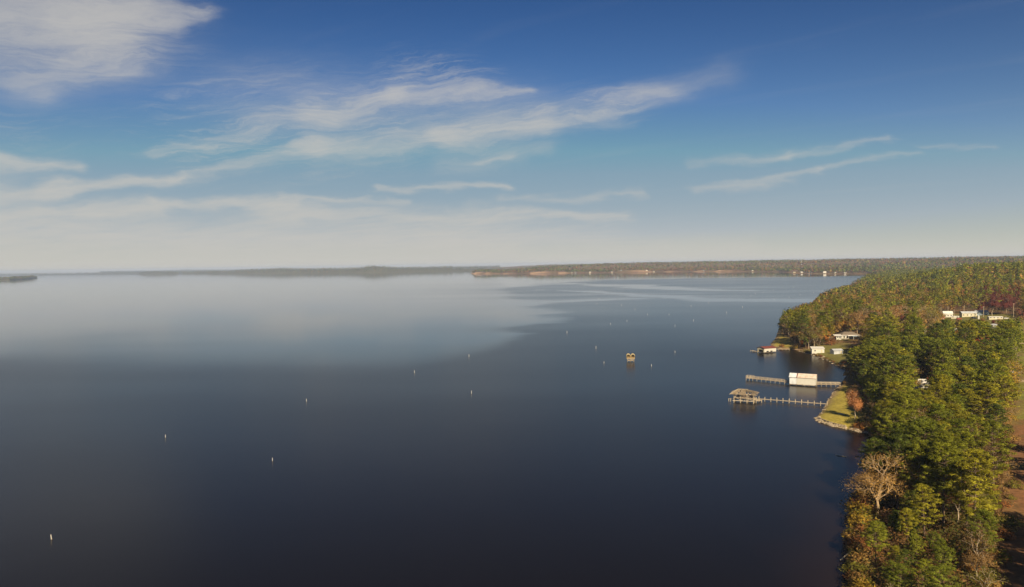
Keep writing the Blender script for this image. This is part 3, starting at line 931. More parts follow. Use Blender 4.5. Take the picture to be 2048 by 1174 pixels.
# low undergrowth that closes the forest floor
n = 16000
ux_ = rg.uniform(0.30, 0.76, n); uy_ = 75 * (560 / 75) ** rg.random(n); ux_ = ux_ * uy_ + rg.uniform(-4, 4, n)
us = sdist(ux_, uy_, land_poly)
k = us > 1.5
for f, poly, mrg in CLEAR: k &= f(ux_, uy_, poly) < -1.0
ux_, uy_, us = ux_[k], uy_[k], us[k]
uz = land_h(ux_, uy_, us)
UC = np.array([(0.10, 0.105, 0.018), (0.17, 0.10, 0.035), (0.085, 0.09, 0.016), (0.22, 0.115, 0.035), (0.14, 0.12, 0.03)])
cu = UC[np.minimum((fbm(ux_ / 9, uy_ / 9, 61) * 7 + rg.random(len(ux_)) * 1.5).astype(int) % 5, 4)]
hU = rg.uniform(0.5, 2.2, len(ux_))
V, T, ti = leaves(np.stack([ux_, uy_, uz + hU * 0.6], 1), hU * 0.7, 11, 0.62, rg)
mobj('undergrowth', npmesh('undergrowth', V, T, M_mass, {'col': np.repeat(cu, 33, 0) * ti[:, None]}), kind='stuff')
# farther still: the wooded hills and the opposite bank
n = 26000
q_px = rg.uniform(900, 2120, n); q_d = 2500 * (11500 / 2500) ** (rg.random(n) ** 1.3)
qx = q_d * (q_px - 1024) / F_PX; qy = q_d
s2 = sdist(qx, qy, land_poly)
k = (s2 > 6)
qx, qy, s2 = qx[k], qy[k], s2[k]
# an even fringe of trees along the opposite bank
fb = np.array(gpoly([(1766, 550)] + FAR_BANK)); sl = np.concatenate([[0], np.cumsum(np.hypot(*np.diff(fb, axis=0).T))])
tt_ = rg.random(2600) * sl[-1]
fx, fy = np.interp(tt_, sl, fb[:, 0]), np.interp(tt_, sl, fb[:, 1])
off = rg.uniform(36, 260, 2600)
fx, fy = fx + off * fx / fy * 0.9 + rg.normal(0, 12, 2600), fy + off
s3 = sdist(fx, fy, land_poly); k = s3 > 14
qx, qy, s2 = np.concatenate([qx, fx[k]]), np.concatenate([qy, fy[k]]), np.concatenate([s2, s3[k]])
qz = land_h(qx, qy, s2)
clearing = fbm(qx / 160, qy / 160, 33)
k = ~((s2 < 60) & (clearing > 0.55))
qx, qy, qz = qx[k], qy[k], qz[k]
nn = fbm(qx / 500, qy / 300, 91)
bn = [('tan', 'rust brown', 'brown', 'olive', 'tan')[int(a * 5)] for a in rg.random(len(qx))]
pn = [('mid green', 'dark green', 'bright green')[int(a * 3)] for a in rg.random(len(qx))]
hv = 12 * (fbm(qx / 150, qy / 150, 77) - 0.4)
far = [(a, b_, c, rg.uniform(12, 19) + hv[i], 'b' if nn[i] + rg.normal(0, .12) > 0.50 else 'p', None) for i, (a, b_, c) in enumerate(zip(qx, qy, qz))]
far = [t[:5] + (bn[i] if t[4] == 'b' else pn[i],) for i, t in enumerate(far)]
for gi, G in enumerate(far_pts):
    far += [(a, b_, c, rg.uniform(16, 24) * (0.55 if gi == 0 else 1.0), 'b' if rg.random() < 0.4 else 'p', None) for a, b_, c in G]
far = [t if t[5] else t[:5] + (random.choice(('tan', 'brown', 'olive')) if t[4] == 'b' else random.choice(('mid green', 'dark green')),) for t in far]
V, T, cc, nn_ = mass_mesh(far, rg, 4, 4, 7.0)
mobj('distant_forest', npmesh('distant_forest', V, T, M_mass, {'col': cc}, normals=nn_), kind='stuff')

# ------------------------------------------------------------------ trees that stand out
M_tan_bark = solid('tan_bark', (0.36, 0.255, 0.14), 0.9, 0.4, 3.0)
big_bare = broad_proto(701, 16, 0.95, 5, 3, 6, 0.26, 0.8, M_tan_bark, 0.11, 4, 'bare_tree', 0.36)
p = on_land(1752, 1030)
plant(big_bare, 'bare_tree', 'bare tree', 'big nearly bare tree with pale spreading branches at the water edge', p, 15.0, (0.44, 0.26, 0.07), rz=0.5, wide=1.3)
p = on_land(1709, 838)
plant(broad_proto(702, 11, 0.62, 4, 3, 22, 0.34, 0.85, name='orange_tree', first=0.12, forks=4), 'orange_tree', 'autumn tree', 'orange leafy autumn tree standing on the shore lawn', p, 10.4, (0.46, 0.21, 0.08), rz=1.0, wide=0.82)
p = on_land(1729, 664)
plant(broad_proto(703, 19, 0.8, 4, 3, 5, 0.6, 0.9, name='white_trunk_tree', first=0.42), 'white_trunk_tree', 'autumn tree', 'tan tree with a long white trunk right of the white house', p, 19, (0.26, 0.18, 0.06), rz=2.0)
p = on_land(1802, 662)
plant(broad_proto(704, 14, 0.95, 4, 3, 8, 0.55, 0.8, name='red_tree', first=0.36), 'red_tree', 'autumn tree', 'red leaved tree with pale trunk above the pines right of the white house', p, 13, (0.30, 0.06, 0.03), rz=2.0)
p = on_land(1616, 668)
plant(BROAD_B[1], 'red_tree', 'autumn tree', 'tree with a dark red top among the promontory pines', p, 20, (0.23, 0.045, 0.03), rz=1.2, wide=0.6)
for (bx, by), H, lab in (((1984, 636), 19, 'large maroon tree behind the camp, left of the utility pole'), ((2014, 634), 18, 'large maroon tree behind the camp, at the right edge')):
    p = on_land(bx, by); p[0] *= 1.03; p[1] *= 1.03; p[2] = hz(p[0], p[1])
    plant(broad_proto(705 + bx, 18, 0.75, 4, 3, 16, 0.6, 1.1, name='maroon_tree', first=0.14, forks=4), 'maroon_tree', 'autumn tree', lab, p, H, (0.17, 0.05, 0.038), wide=1.2)
p = on_land(1697, 764)

# shrubs along the banks
sh_spots = [((1563, 694), 'rust brown', 2.6, 'rusty round shrub on the promontory lawn beside the pier'), ((1582, 699), 'olive', 2.0, 'green shrub where the pier meets the bank'),
            ((1592, 697), 'golden', 3.2, 'golden shrub on the bank right of the pier'), ((1606, 692), 'orange', 4.5, 'orange red shrub left of the white shed'),
            ((1660, 690), 'rust brown', 5.0, 'wide rusty shrub between the two sheds'), ((1647, 685), 'olive', 4.5, 'olive shrub behind the white shed'),
            ((1700, 846), 'olive', 2.2, 'low green shrub at the lower edge of the lawn'), ((1717, 846), 'olive', 2.4, 'low green shrub right of the lawn edge'),
            ((1712, 856), 'orange', 2.0, 'orange shrub on the bank below the lawn'), ((1724, 858), 'orange', 2.6, 'orange shrub on the bank right below the lawn'),
            ((1735, 858), 'tan', 3.0, 'tan shrub at the back of the small inlet'), ((1756, 876), 'orange', 3.4, 'bright orange shrub above the dark inlet water'),
            ((1748, 862), 'rust brown', 3.0, 'rusty shrub behind the small inlet'), ((1696, 742), 'orange', 2.6, 'orange shrub at the dock landing'), ((1690, 768), 'tan', 2.0, 'tan shrub at the shore end of the dock'),
            ((1690, 728), 'rust brown', 2.6, 'rusty shrub at the back of the cove'), ((1725, 692), 'rust brown', 2.8, 'brown red shrub in front of the grey carport'), ((1742, 686), 'orange', 3.4, 'orange shrub right of the carport')]
for (bx, by), cn, H, lab in sh_spots:
    p = on_land(bx, by)
    plant(random.choice(SHRUBS), 'shrub', 'shrub', lab, p, H, np.array(BROAD_C[cn]) if cn != 'olive' else (0.075, 0.085, 0.018), wide=1.15, crown='foliage', trunk='stem')
k = 0
bank_line = [((1596, 702), (1612, 705)), ((1612, 705), (1640, 714)), ((1640, 714), (1665, 725)), ((1665, 725), (1686, 737))]
for i, ((ax, ay), (bx, by)) in enumerate(bank_line):
    for f in np.linspace(0.05, 0.95, 5):
        p = at(ax + (bx - ax) * f + 2, ay + (by - ay) * f - 1.5, 0.6); p[2] = hz(p[0], p[1]) + 0.0
        cn = random.choice(('brown', 'rust brown', 'tan', 'olive'))
        plant(random.choice(SHRUBS), 'shrub', 'shrub', f'low {cn} brush on the cove bank below the sheds', p, random.uniform(1.0, 2.0), BROAD_C[cn], 'brush on the cove bank', crown='foliage', trunk='stem', wide=1.3)
for f in np.linspace(0, 1, 30):
    bx, by = 1712 + 6 * math.sin(f * 9), 985 + f * 215
    p = at(bx, by, 0.8); p[0] += random.uniform(-1.0, 1.6); p[2] = hz(p[0], p[1])
    if p[2] < 0.1: p[0] += 1.2; p[2] = hz(p[0], p[1])
    cn = random.choice(('rust brown', 'golden', 'olive', 'olive', 'tan'))
    place = 'beside the bare tree' if by < 1060 else 'at the lower frame edge'
    plant(random.choice(SHRUBS), 'shrub', 'shrub', f'{cn} shrub hanging over the near bank {place}', p, random.uniform(1.8, 3.8), BROAD_C[cn], 'shrubs on the near bank', crown='foliage', trunk='stem', wide=1.2)
lane_i = 0
for _ in range(170):
    bx, by = random.uniform(1940, 2048), random.uniform(860, 1180)
    if bx > 2004 + random.uniform(-14, 18) + (1174 - by) * 0.07: continue
    p = on_land(bx, by)
    cn = random.choice(('brown', 'brown', 'olive', 'olive', 'tan', 'rust brown'))
    plant(random.choice(SHRUBS), 'shrub', 'shrub', f'low {cn} scrub along the dirt lane {"upper part" if by < 1000 else "lower part"}', p, random.uniform(0.8, 2.6), BROAD_C[cn], 'scrub along the dirt lane', crown='foliage', trunk='stem', wide=1.5)

# ------------------------------------------------------------------ the long white boathouse and its dock
def frame_of(a, b_):
    """origin halfway, heading along a -> b"""
    a, b_ = np.array(a), np.array(b_); d = b_ - a
    return (a + b_) / 2, math.atan2(d[1], d[0]), float(np.hypot(d[0], d[1]))


c0, rz, L = frame_of(at(1579, 770.5)[:2], at(1631.5, 774)[:2])
bh = thing('white_boathouse', 'long white boathouse with grey rusty roof in the middle of the dock', 'boathouse', (c0[0], c0[1], 0), rz)
h = L / 2; W = 4.4; q = -h + L * 0.27
MB().box(-h, 0, 0.75, q - 0.03, 0.12, 4.05).obj('left_siding', M_pale_metal, bh)
MB().box(q + 0.03, -0.02, 0.75, h, 0.12, 4.05).obj('front_siding', M_white, bh)
MB().box(-h, 0.125, 0.75, -h + 0.12, W, 4.05).box(h - 0.12, 0.125, 0.75, h, W, 4.05).box(-h + 0.125, W - 0.12, 0.75, h - 0.125, W, 4.05).obj('rear_siding', M_white, bh)
def roofpan(x0, x1, m, dz=0.0):
    b_ = MB().slab([(x0, -0.35, 4.02 + dz), (x1, -0.35, 4.02 + dz), (x1, W / 2, 5.75 + dz), (x0, W / 2, 5.75 + dz)], 0.09)
    b_.slab([(x0, W / 2 + 0.01, 5.75 + dz), (x1, W / 2 + 0.01, 5.75 + dz), (x1, W + 0.35, 4.02 + dz), (x0, W + 0.35, 4.02 + dz)], 0.09)
    n_ = max(2, int((x1 - x0) / 0.75))
    for i in range(1, n_):
        xx = x0 + (x1 - x0) * i / n_
        b_.bar((xx, -0.33, 4.06 + dz), (xx, W / 2, 5.79 + dz), 0.09, 0.07)
    return b_.obj('roof_sheet', m, bh)
roofpan(-h - 0.25, q - 0.08, M_pale_metal, 0.03)
roofpan(q - 0.04, q + 0.34, M_red_roof, 0.0)
roofpan(q + 0.38, h + 0.25, M_rust_roof, 0.02)
for x_ in np.linspace(-h + 0.1, h - 0.1, 5): MB().cyl((x_, -0.06, -1.2), (x_, -0.06, 0.9), 0.13).obj('pile', M_wood_dark, bh)
for x_ in np.linspace(-h + 0.1, h - 0.1, 5): MB().cyl((x_, W - 0.05, -1.2), (x_, W - 0.05, 0.9), 0.13).obj('pile', M_wood_dark, bh)
MB().bar((-h, -0.02, 0.62), (h, -0.02, 0.62), 0.16, 0.2).obj('sill_beam', M_wood, bh)
MB().bar((0.4, -0.25, 0.7), (1.2, -0.25, 0.1), 0.1).obj('ladder', M_white, bh)


def walkway(name, label, a, b_, z, width, rails, step, over=0.0, group=None, pm=None):
    a, b_ = np.array(a), np.array(b_)
    c, rz, L = frame_of(a, b_)
    w = thing(name, label, 'dock', (c[0], c[1], 0), rz, group)
    h = L / 2
    deck = MB()
    nb_ = int(L / 0.42)
    for i in range(nb_):
        x0 = -h + L * i / nb_
        j = random.uniform(-0.05, 0.05)
        deck.box(x0 + 0.02, -width / 2 + j, z - 0.05, x0 + L / nb_ - 0.02, width / 2 + j, z + random.uniform(-0.012, 0.012))
    deck.obj('deck_boards', M_wood_pale, w)
    MB().bar((-h, -width / 2 + 0.12, z - 0.15), (h, -width / 2 + 0.12, z - 0.15), 0.1, 0.18).bar((-h, width / 2 - 0.12, z - 0.15), (h, width / 2 - 0.12, z - 0.15), 0.1, 0.18).obj('stringer', M_wood, w)
    n_ = max(2, int(round(L / step)))
    for i in range(n_ + 1):
        x_ = -h + 0.15 + (L - 0.3) * i / n_
        for s in (-1, 1):
            top = z + (rails if rails else over + random.uniform(-0.15, 0.35))
            MB().cyl((x_, s * (width / 2 + 0.06), -1.3), (x_, s * (width / 2 + 0.06), top), 0.10, 0.085).obj('pile', pm or M_wood_pale, w)
    if rails:
        for s in (-1, 1):
            for zz in (rails - 0.05, rails * 0.5):
                MB().bar((-h, s * (width / 2 + 0.17), z + zz), (h, s * (width / 2 + 0.17), z + zz), 0.07, 0.12).obj('rail', M_wood_pale, w)
    return w


A_, B_ = at(1506, 760.5)[:2], at(1579, 769.0)[:2]
walkway('wooden_dock', 'wooden dock with railings left of the long white boathouse', A_, B_ + (B_ - A_) * 0.01 + (0.5, 0.7), 1.05, 1.7, 0.95, 2.3)
A2, B2 = at(1632, 772.5)[:2], at(1681, 773)[:2]
walkway('wooden_dock', 'short railed dock between the long white boathouse and the shore', A2 + (0.3, 0.6), B2, 1.05, 1.5, 0.95, 2.2)
# the wide head of the dock with a higher frame
pf = thing('dock_platform', 'railed square platform at the outer end of the long dock', 'dock platform', (A_[0] - 1.2, A_[1] + 1.0, 0), rz)
MB().box(-1.7, -1.5, 1.0, 1.7, 1.5, 1.1).obj('deck', M_wood_pale, pf)
for sx in (-1, 0, 1):
    for sy in (-1, 1): MB().cyl((sx * 1.6, sy * 1.4, -1.3), (sx * 1.6, sy * 1.4, 2.3), 0.1).obj('post', M_wood_pale, pf)
for zz in (1.6, 2.2):
    MB().bar((-1.7, -1.52, zz), (1.7, -1.52, zz), 0.08, 0.12).bar((-1.7, 1.52, zz), (1.7, 1.52, zz), 0.08, 0.12).bar((-1.72, -1.4, zz), (-1.72, 1.4, zz), 0.08, 0.12).obj('rail', M_wood_pale, pf)

# ------------------------------------------------------------------ the derelict boathouse
c0 = at(1489, 806)[:2]
u_ = np.array(c0) / np.hypot(*c0)
dr = thing('derelict_boathouse', 'derelict wooden boathouse with half its roof boards gone, standing on posts', 'boathouse', (c0[0] + u_[0] * 2.6, c0[1] + u_[1] * 2.6, 0), -math.atan2(c0[0], c0[1]) - 0.12)
hx, hy = 4.0, 2.9
for i, x_ in enumerate(np.linspace(-hx, hx, 4)):
    for y_ in (-hy, 0, hy):
        MB().cyl((x_, y_, -1.4), (x_ + random.uniform(-.1, .1), y_, 3.85), 0.15, 0.12).obj('post', M_wood_pale, dr)
for zz in (0.9, 3.8):
    for y_ in (-hy, hy): MB().bar((-hx - 0.5, y_ - 0.16, zz), (hx + 0.4, y_ - 0.16, zz + random.uniform(-.12, .12)), 0.14, 0.24).obj('beam', M_wood_pale, dr)
    for x_ in (-hx, 0, hx): MB().bar((x_ + 0.14, -hy, zz - 0.12), (x_ + 0.14, hy, zz - 0.12), 0.12, 0.22).obj('beam', M_wood, dr)
MB().bar((-hx, -hy + 0.2, 2.4), (-0.5, -hy + 0.2, 1.0), 0.12).bar((1.0, -hy + 0.2, 2.3), (hx, -hy + 0.2, 1.1), 0.12).bar((-hx, -hy, 2.3), (hx, -hy + 0.1, 2.2), 0.1, 0.16).obj('brace', M_wood_pale, dr)
fl = MB()
for i in range(17):
    if random.random() < 0.25: continue
    x0 = -hx + i * 0.47
    fl.box(x0, 0.6, 1.0, x0 + 0.42, hy - 0.2, 1.06)
fl.obj('floor_boards', M_wood, dr)
fl = MB()
for i in range(12):
    if random.random() < 0.2: continue
    fl.box(-hx + 0.3 + i * 0.62, hy - 0.10, 1.1, -hx + 0.3 + i * 0.62 + 0.5, hy - 0.05, random.uniform(2.2, 3.4))
fl.obj('back_boards', M_wood_dark, dr)
RX, RY, EZ, TZ = 5.6, 4.3, 3.75, 5.45
rl, rr = -2.6, 1.4
def board_slope(e0, e1, t0, t1, n_, miss, m, name):
    """boards laid from eave (e0-e1) to ridge (t0-t1)"""
    e0, e1, t0, t1 = (np.array(a, float) for a in (e0, e1, t0, t1))
    b_ = MB()
    for i in range(n_):
        f0, f1 = i / n_ + 0.004, (i + 1) / n_ - 0.004
        if random.random() < miss: continue
        a0 = random.uniform(0, 0.03); a1 = 1.0 if random.random() > miss else random.uniform(0.35, 0.9)
        P_ = lambda f, g: (e0 + (e1 - e0) * f) * (1 - g) + (t0 + (t1 - t0) * f) * g
        dz_ = np.array([0, 0, random.uniform(0, 0.05)])
        b_.slab([tuple(P_(f0, a0) + dz_), tuple(P_(f1, a0) + dz_), tuple(P_(f1, a1) + dz_), tuple(P_(f0, a1) + dz_)], 0.05)
    return b_.obj(name, m, dr)
board_slope((-RX, -RY, EZ), (1.2, -RY, EZ), (rl, 0, TZ), (0.6, 0, TZ), 16, 0.14, M_old_board, 'front_roof_boards')
board_slope((1.2, -RY, EZ), (RX, -RY, EZ), (0.6, 0, TZ), (rr, 0, TZ), 12, 0.74, M_old_board, 'broken_roof_boards')
board_slope((-RX, RY, EZ), (-RX, -RY, EZ), (rl, 0, TZ), (rl, 0, TZ), 14, 0.05, M_wood_pale, 'left_roof_boards')
board_slope((RX, -RY, EZ), (RX, RY, EZ), (rr, 0, TZ), (rr, 0, TZ), 14, 0.40, M_old_board, 'right_roof_boards')
board_slope((RX, RY, EZ), (-RX, RY, EZ), (rr, 0, TZ), (rl, 0, TZ), 18, 0.35, M_wood, 'rear_roof_boards')
for i in range(9):
    f = i / 8
    xe = -RX + 2 * RX * f; xt = rl + (rr - rl) * f
    for s in (-1, 1): MB().bar((xe, s * RY, EZ - 0.12), (xt, 0, TZ - 0.12), 0.09, 0.16).obj('rafter', M_wood_pale, dr)
MB().bar((rl, 0, TZ + 0.02), (rr, 0, TZ + 0.02), 0.16, 0.12).obj('ridge_beam', M_wood_pale, dr)
c1 = at(1511, 804)[:2]
pl = thing('landing_platform', 'small wooden landing beside the derelict boathouse', 'dock platform', (c1[0] + 0.3, c1[1], 0), 0.25)
for i in range(7): MB().box(-1.4 + i * 0.42, -2.0, 1.0, -1.4 + i * 0.42 + 0.38, 2.2, 1.07).obj('plank', M_wood_pale, pl)
for x_ in (-1.3, 1.4):
    for y_ in (-1.9, 0, 2.1): MB().cyl((x_, y_, -1.3), (x_, y_, random.uniform(1.2, 1.9)), 0.13).obj('pile', M_wood_pale, pl)
MB().bar((-1.4, -2.02, 0.85), (1.5, -2.02, 0.85), 0.1, 0.2).obj('beam', M_wood, pl)
c2 = at(1461, 803)[:2]
ot = thing('mooring_stakes', 'leaning mooring stakes left of the derelict boathouse', 'stakes', (c2[0], c2[1], 0))
MB().cyl((0, 0, -1), (0.15, 0, 1.5), 0.12).obj('stake', M_wood_pale, ot)
MB().cyl((-0.5, 0.2, -1), (-0.8, 0.2, 1.3), 0.11).obj('stake', M_wood_pale, ot)
MB().bar((-0.9, 0.05, 1.1), (1.8, 0.3, 1.25), 0.12).obj('crossbar', M_wood_pale, ot)
walkway('old_walkway', 'narrow old walkway on tall piles from the derelict boathouse to the lawn', at(1517, 801.5)[:2], at(1655, 812)[:2], 0.95, 0.75, 0, 2.55, 0.75)

# ------------------------------------------------------------------ the red roofed boathouse
c0 = at(1533.5, 706)[:2]
rb = thing('red_roofed_boathouse', 'white boathouse with dark red roof on the water by the promontory', 'boathouse', (c0[0] + 1.0, c0[1] + 3.0, 0), 0.42)
bx_, by_ = 5.0, 3.2
MB().box(-bx_, -by_, 0.75, bx_, -by_ + 0.14, 3.3).obj('front_siding', M_white, rb)
MB().box(-bx_, -by_ + 0.145, 2.2, -bx_ + 0.14, by_, 3.3).box(-bx_, -by_ + 0.145, 0.5, -bx_ + 0.14, -by_ + 1.2, 2.19).box(-bx_, by_ - 1.2, 0.5, -bx_ + 0.14, by_, 2.19).obj('end_siding', M_cream, rb)
MB().box(bx_ - 0.14, -by_ + 0.145, 0.6, bx_, by_, 3.3).box(-bx_ + 0.145, by_ - 0.14, 0.6, bx_ - 0.145, by_, 3.3).obj('rear_siding', M_white, rb)
MB().box(-bx_ + 0.15, -by_ + 0.15, 0.4, bx_ - 0.15, by_ - 0.15, 0.55).obj('floor', M_wood_dark, rb)
b_ = MB().slab([(-bx_ - 0.4, -by_ - 0.4, 3.25), (bx_ + 0.4, -by_ - 0.4, 3.25), (bx_ + 0.4, 0, 4.2), (-bx_ - 0.4, 0, 4.2)], 0.1)
b_.slab([(-bx_ - 0.4, 0.01, 4.2), (bx_ + 0.4, 0.01, 4.2), (bx_ + 0.4, by_ + 0.4, 3.25), (-bx_ - 0.4, by_ + 0.4, 3.25)], 0.1)
b_.obj('roof', M_red_roof, rb)
MB().poly([(-bx_ - 0.02, -by_, 3.3), (-bx_ - 0.02, by_, 3.3), (-bx_ - 0.02, 0, 4.1), (-bx_ + 0.1, -by_, 3.3), (-bx_ + 0.1, by_, 3.3), (-bx_ + 0.1, 0, 4.1)], [(0, 1, 2), (3, 5, 4), (0, 3, 4, 1), (1, 4, 5, 2), (2, 5, 3, 0)]).obj('gable', M_white, rb)
for x_ in np.linspace(-bx_ + 0.2, bx_ - 0.2, 4):
    for y_ in (-by_ + 0.25, by_ - 0.25): MB().cyl((x_, y_, -1.2), (x_, y_, 0.8), 0.16).obj('pile', M_wood_dark, rb)
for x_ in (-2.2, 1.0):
    o = MB().box(x_ - 0.9, -by_ - 0.02, 0.76, x_ + 0.9, -by_ + 0.03, 1.5).obj('slip_shade_panel', M_dark, rb)  # dark panel on solid siding, painting the shade of a boat slip
walkway('wooden_pier', 'pale pier between the red roofed boathouse and the promontory bank', at(1549, 700.5)[:2], at(1579, 700.5)[:2], 0.9, 1.6, 0, 2.4, 0.1)
walkway('floating_dock', 'low grey dock at the outer end of the red roofed boathouse', at(1503, 703)[:2], at(1518, 705)[:2], 0.7, 2.2, 0, 2.2, 0.2)

# ------------------------------------------------------------------ sheds and houses
def windows(parent, spots, y_, z0, z1, w_):
    for x_ in spots:
        f = MB().box(x_ - w_ / 2, y_ - 0.03, z0, x_ + w_ / 2, y_ + 0.02, z1).obj('window', M_white, parent)
        MB().box(x_ - w_ / 2 + 0.08, y_ - 0.05, z0 + 0.08, x_ + w_ / 2 - 0.08, y_ - 0.031, z1 - 0.08).obj('pane', M_glass, f)


def shed(name, label, px, py, w_, d_, hgt, rise, rz, wall, roof, mono=True, door=True, back=0.0):
    p = on_land(px, py)
    t = thing(name, label, 'shed', (p[0], p[1] + back, hz(p[0], p[1] + back)), rz)
    MB().box(-w_ / 2, -d_ / 2, -0.6, w_ / 2, -d_ / 2 + 0.12, hgt).box(-w_ / 2, -d_ / 2 + 0.121, -0.6, -w_ / 2 + 0.12, d_ / 2, hgt).box(w_ / 2 - 0.12, -d_ / 2 + 0.121, -0.6, w_ / 2, d_ / 2, hgt).box(-w_ / 2 + 0.121, d_ / 2 - 0.12, -0.6, w_ / 2 - 0.121, d_ / 2, hgt).obj('wall', wall, t)
    W_, D_ = w_ / 2 + 0.35, d_ / 2 + 0.35
    if mono: MB().slab([(-W_, -D_, hgt + 0.12), (W_, -D_, hgt + 0.12), (W_, D_, hgt + rise), (-W_, D_, hgt + rise)], 0.1).obj('roof', roof, t)
    else:
        b_ = MB().slab([(-W_, -D_, hgt + 0.1), (W_, -D_, hgt + 0.1), (W_, 0, hgt + rise), (-W_, 0, hgt + rise)], 0.1)
        b_.slab([(-W_, 0.01, hgt + rise), (W_, 0.01, hgt + rise), (W_, D_, hgt + 0.1), (-W_, D_, hgt + 0.1)], 0.1).obj('roof', roof, t)
        for s in (-1, 1):
            x0, x1 = s * (w_ / 2), s * (w_ / 2 - 0.1)
            MB().poly([(x0, -d_ / 2, hgt), (x0, d_ / 2, hgt), (x0, 0, hgt + rise - 0.12), (x1, -d_ / 2, hgt), (x1, d_ / 2, hgt), (x1, 0, hgt + rise - 0.12)], [(0, 1, 2), (3, 5, 4), (0, 3, 4, 1), (1, 4, 5, 2), (2, 5, 3, 0)]).obj('gable', wall, t)
    if door:
        MB().box(w_ * 0.22, -d_ / 2 - 0.03, -0.1, w_ * 0.22 + 0.95, -d_ / 2 + 0.02, 2.0).obj('door', M_cream, t)
    return t


t = shed('white_shed', 'small white shed with a white roof above the cove', 1638, 706, 7.4, 5.0, 2.7, 0.9, -0.22, M_white, M_white_roof, back=2.5)
windows(t, (-1.8,), -2.5, 1.0, 1.9, 1.0)
t = shed('grey_shed', 'small grey metal shed right of the white shed', 1676, 708, 6.0, 4.5, 2.1, 1.0, 0.12, M_grey_metal, M_grey_metal, False, True, 2.2)

p = on_land(1699, 678)
ho = thing('white_house', 'low white house with brown roof and a white porch wing above the cove', 'house', (p[0], p[1] + 4, hz(p[0], p[1])), -0.12)
MB().box(-4.6, -4.0, -0.8, 7.0, -3.86, 2.9).box(-4.6, -3.85, -0.8, -4.46, 4.0, 2.9).box(6.86, -3.85, -0.8, 7.0, 4.0, 2.9).box(-4.45, 3.86, -0.8, 6.85, 4.0, 2.9).obj('wall', M_white, ho)
W0, W1, D_ = -5.2, 7.6, 4.7
b_ = MB().slab([(W0, -D_, 2.95), (W1, -D_, 2.95), (W1 - 3.6, 0, 4.9), (W0 + 3.2, 0, 4.9)], 0.14)
b_.slab([(W1, D_, 2.95), (W0, D_, 2.95), (W0 + 3.2, 0, 4.9), (W1 - 3.6, 0, 4.9)], 0.14).slab([(W0, D_, 2.95), (W0, -D_, 2.95), (W0 + 3.2, 0, 4.9)], 0.14).slab([(W1, -D_, 2.95), (W1, D_, 2.95), (W1 - 3.6, 0, 4.9)], 0.14)
b_.obj('roof', M_brown_roof, ho)
MB().box(W0 + 0.4, -D_ - 0.05, 2.62, W1 + 0.05, -D_ + 0.02, 2.93).obj('fascia', M_white_roof, ho)
MB().slab([(-1.2, -6.9, 2.55), (7.8, -6.9, 2.55), (7.8, -4.78, 2.75), (-1.2, -4.78, 2.75)], 0.1).obj('awning', M_white_roof, ho)
for x_ in (-1.0, 3.3, 7.6): MB().bar((x_, -6.7, -0.9), (x_, -6.7, 2.45), 0.16).obj('post', M_white, ho)
windows(ho, (-3.2, 0.2, 2.6, 5.2), -4.0, 0.9, 2.1, 1.2)
wing = MB().box(-9.2, -6.2, -0.6, -5.4, -2.4, 2.5).obj('porch_wing', M_white, ho)
MB().slab([(-10.6, -6.9, 2.55), (-5.1, -6.9, 2.55), (-5.1, -1.9, 3.25), (-10.6, -1.9, 3.25)], 0.1).obj('porch_roof', M_white_roof, ho)
windows(ho, (-8.4, -7.3, -6.2), -6.2, 0.9, 2.1, 0.8)
cp = thing('grey_carport', 'blue grey carport on white posts below the white house', 'carport', (p[0] + 3.8, p[1] - 4.4, hz(p[0] + 3.8, p[1] - 4.4)), -0.12)
MB().box(-3.6, 2.0, -0.3, 3.6, 2.12, 2.2).obj('back_wall', M_blue, cp)
MB().slab([(-3.9, -2.3, 2.2), (3.9, -2.3, 2.2), (3.9, 2.3, 2.5), (-3.9, 2.3, 2.5)], 0.08).obj('roof', M_blue, cp)
for x_ in (-3.5, 0, 3.5): MB().bar((x_, -2.1, -0.4), (x_, -2.1, 2.12), 0.18).obj('post', M_white, cp)


def car(label, px, py, zz, rz, paint, pickup=False, name='parked_car', group=None):
    p = on_land(px, py)
    t = thing(name, label, 'car', p, rz, group)
    b_ = MB()
    prof = [(-2.2, 0.35), (2.2, 0.35), (2.25, 0.85), (1.2, 1.0), (-2.1, 1.05), (-2.25, 0.8)]
    n_ = len(prof)
    b_.poly([(x_, -0.85, z_) for x_, z_ in prof] + [(x_, 0.85, z_) for x_, z_ in prof], [tuple(range(n_)), tuple(reversed(range(n_, 2 * n_)))] + [(i, (i + 1) % n_, n_ + (i + 1) % n_, n_ + i) for i in range(n_)])
    b_.obj('body', paint, t)
    x0, x1 = (-0.4, 1.1) if pickup else (-1.7, 1.0)
    b_ = MB().poly([(x0, -0.8, 1.03), (x1, -0.8, 1.02), (x1, 0.8, 1.02), (x0, 0.8, 1.03), (x0 + 0.25, -0.68, 1.5), (x1 - 0.55, -0.68, 1.5), (x1 - 0.55, 0.68, 1.5), (x0 + 0.25, 0.68, 1.5)],
                  [(0, 1, 5, 4), (1, 2, 6, 5), (2, 3, 7, 6), (3, 0, 4, 7), (0, 3, 2, 1)])
    b_.obj('window_band', M_glass, t)
    MB().box(x0 + 0.2, -0.7, 1.5, x1 - 0.5, 0.7, 1.56).obj('roof', paint, t)
    for x_ in (-1.4, 1.4):
        for s in (-1, 1):
            w_ = MB().cyl((x_, s * 0.72, 0.33), (x_, s * 0.9, 0.33), 0.33, n=12).obj('wheel', M_rubber, t)
    return t


car('red car parked left of the white house porch', 1674, 675, 6.0, 0.6, M_brick)
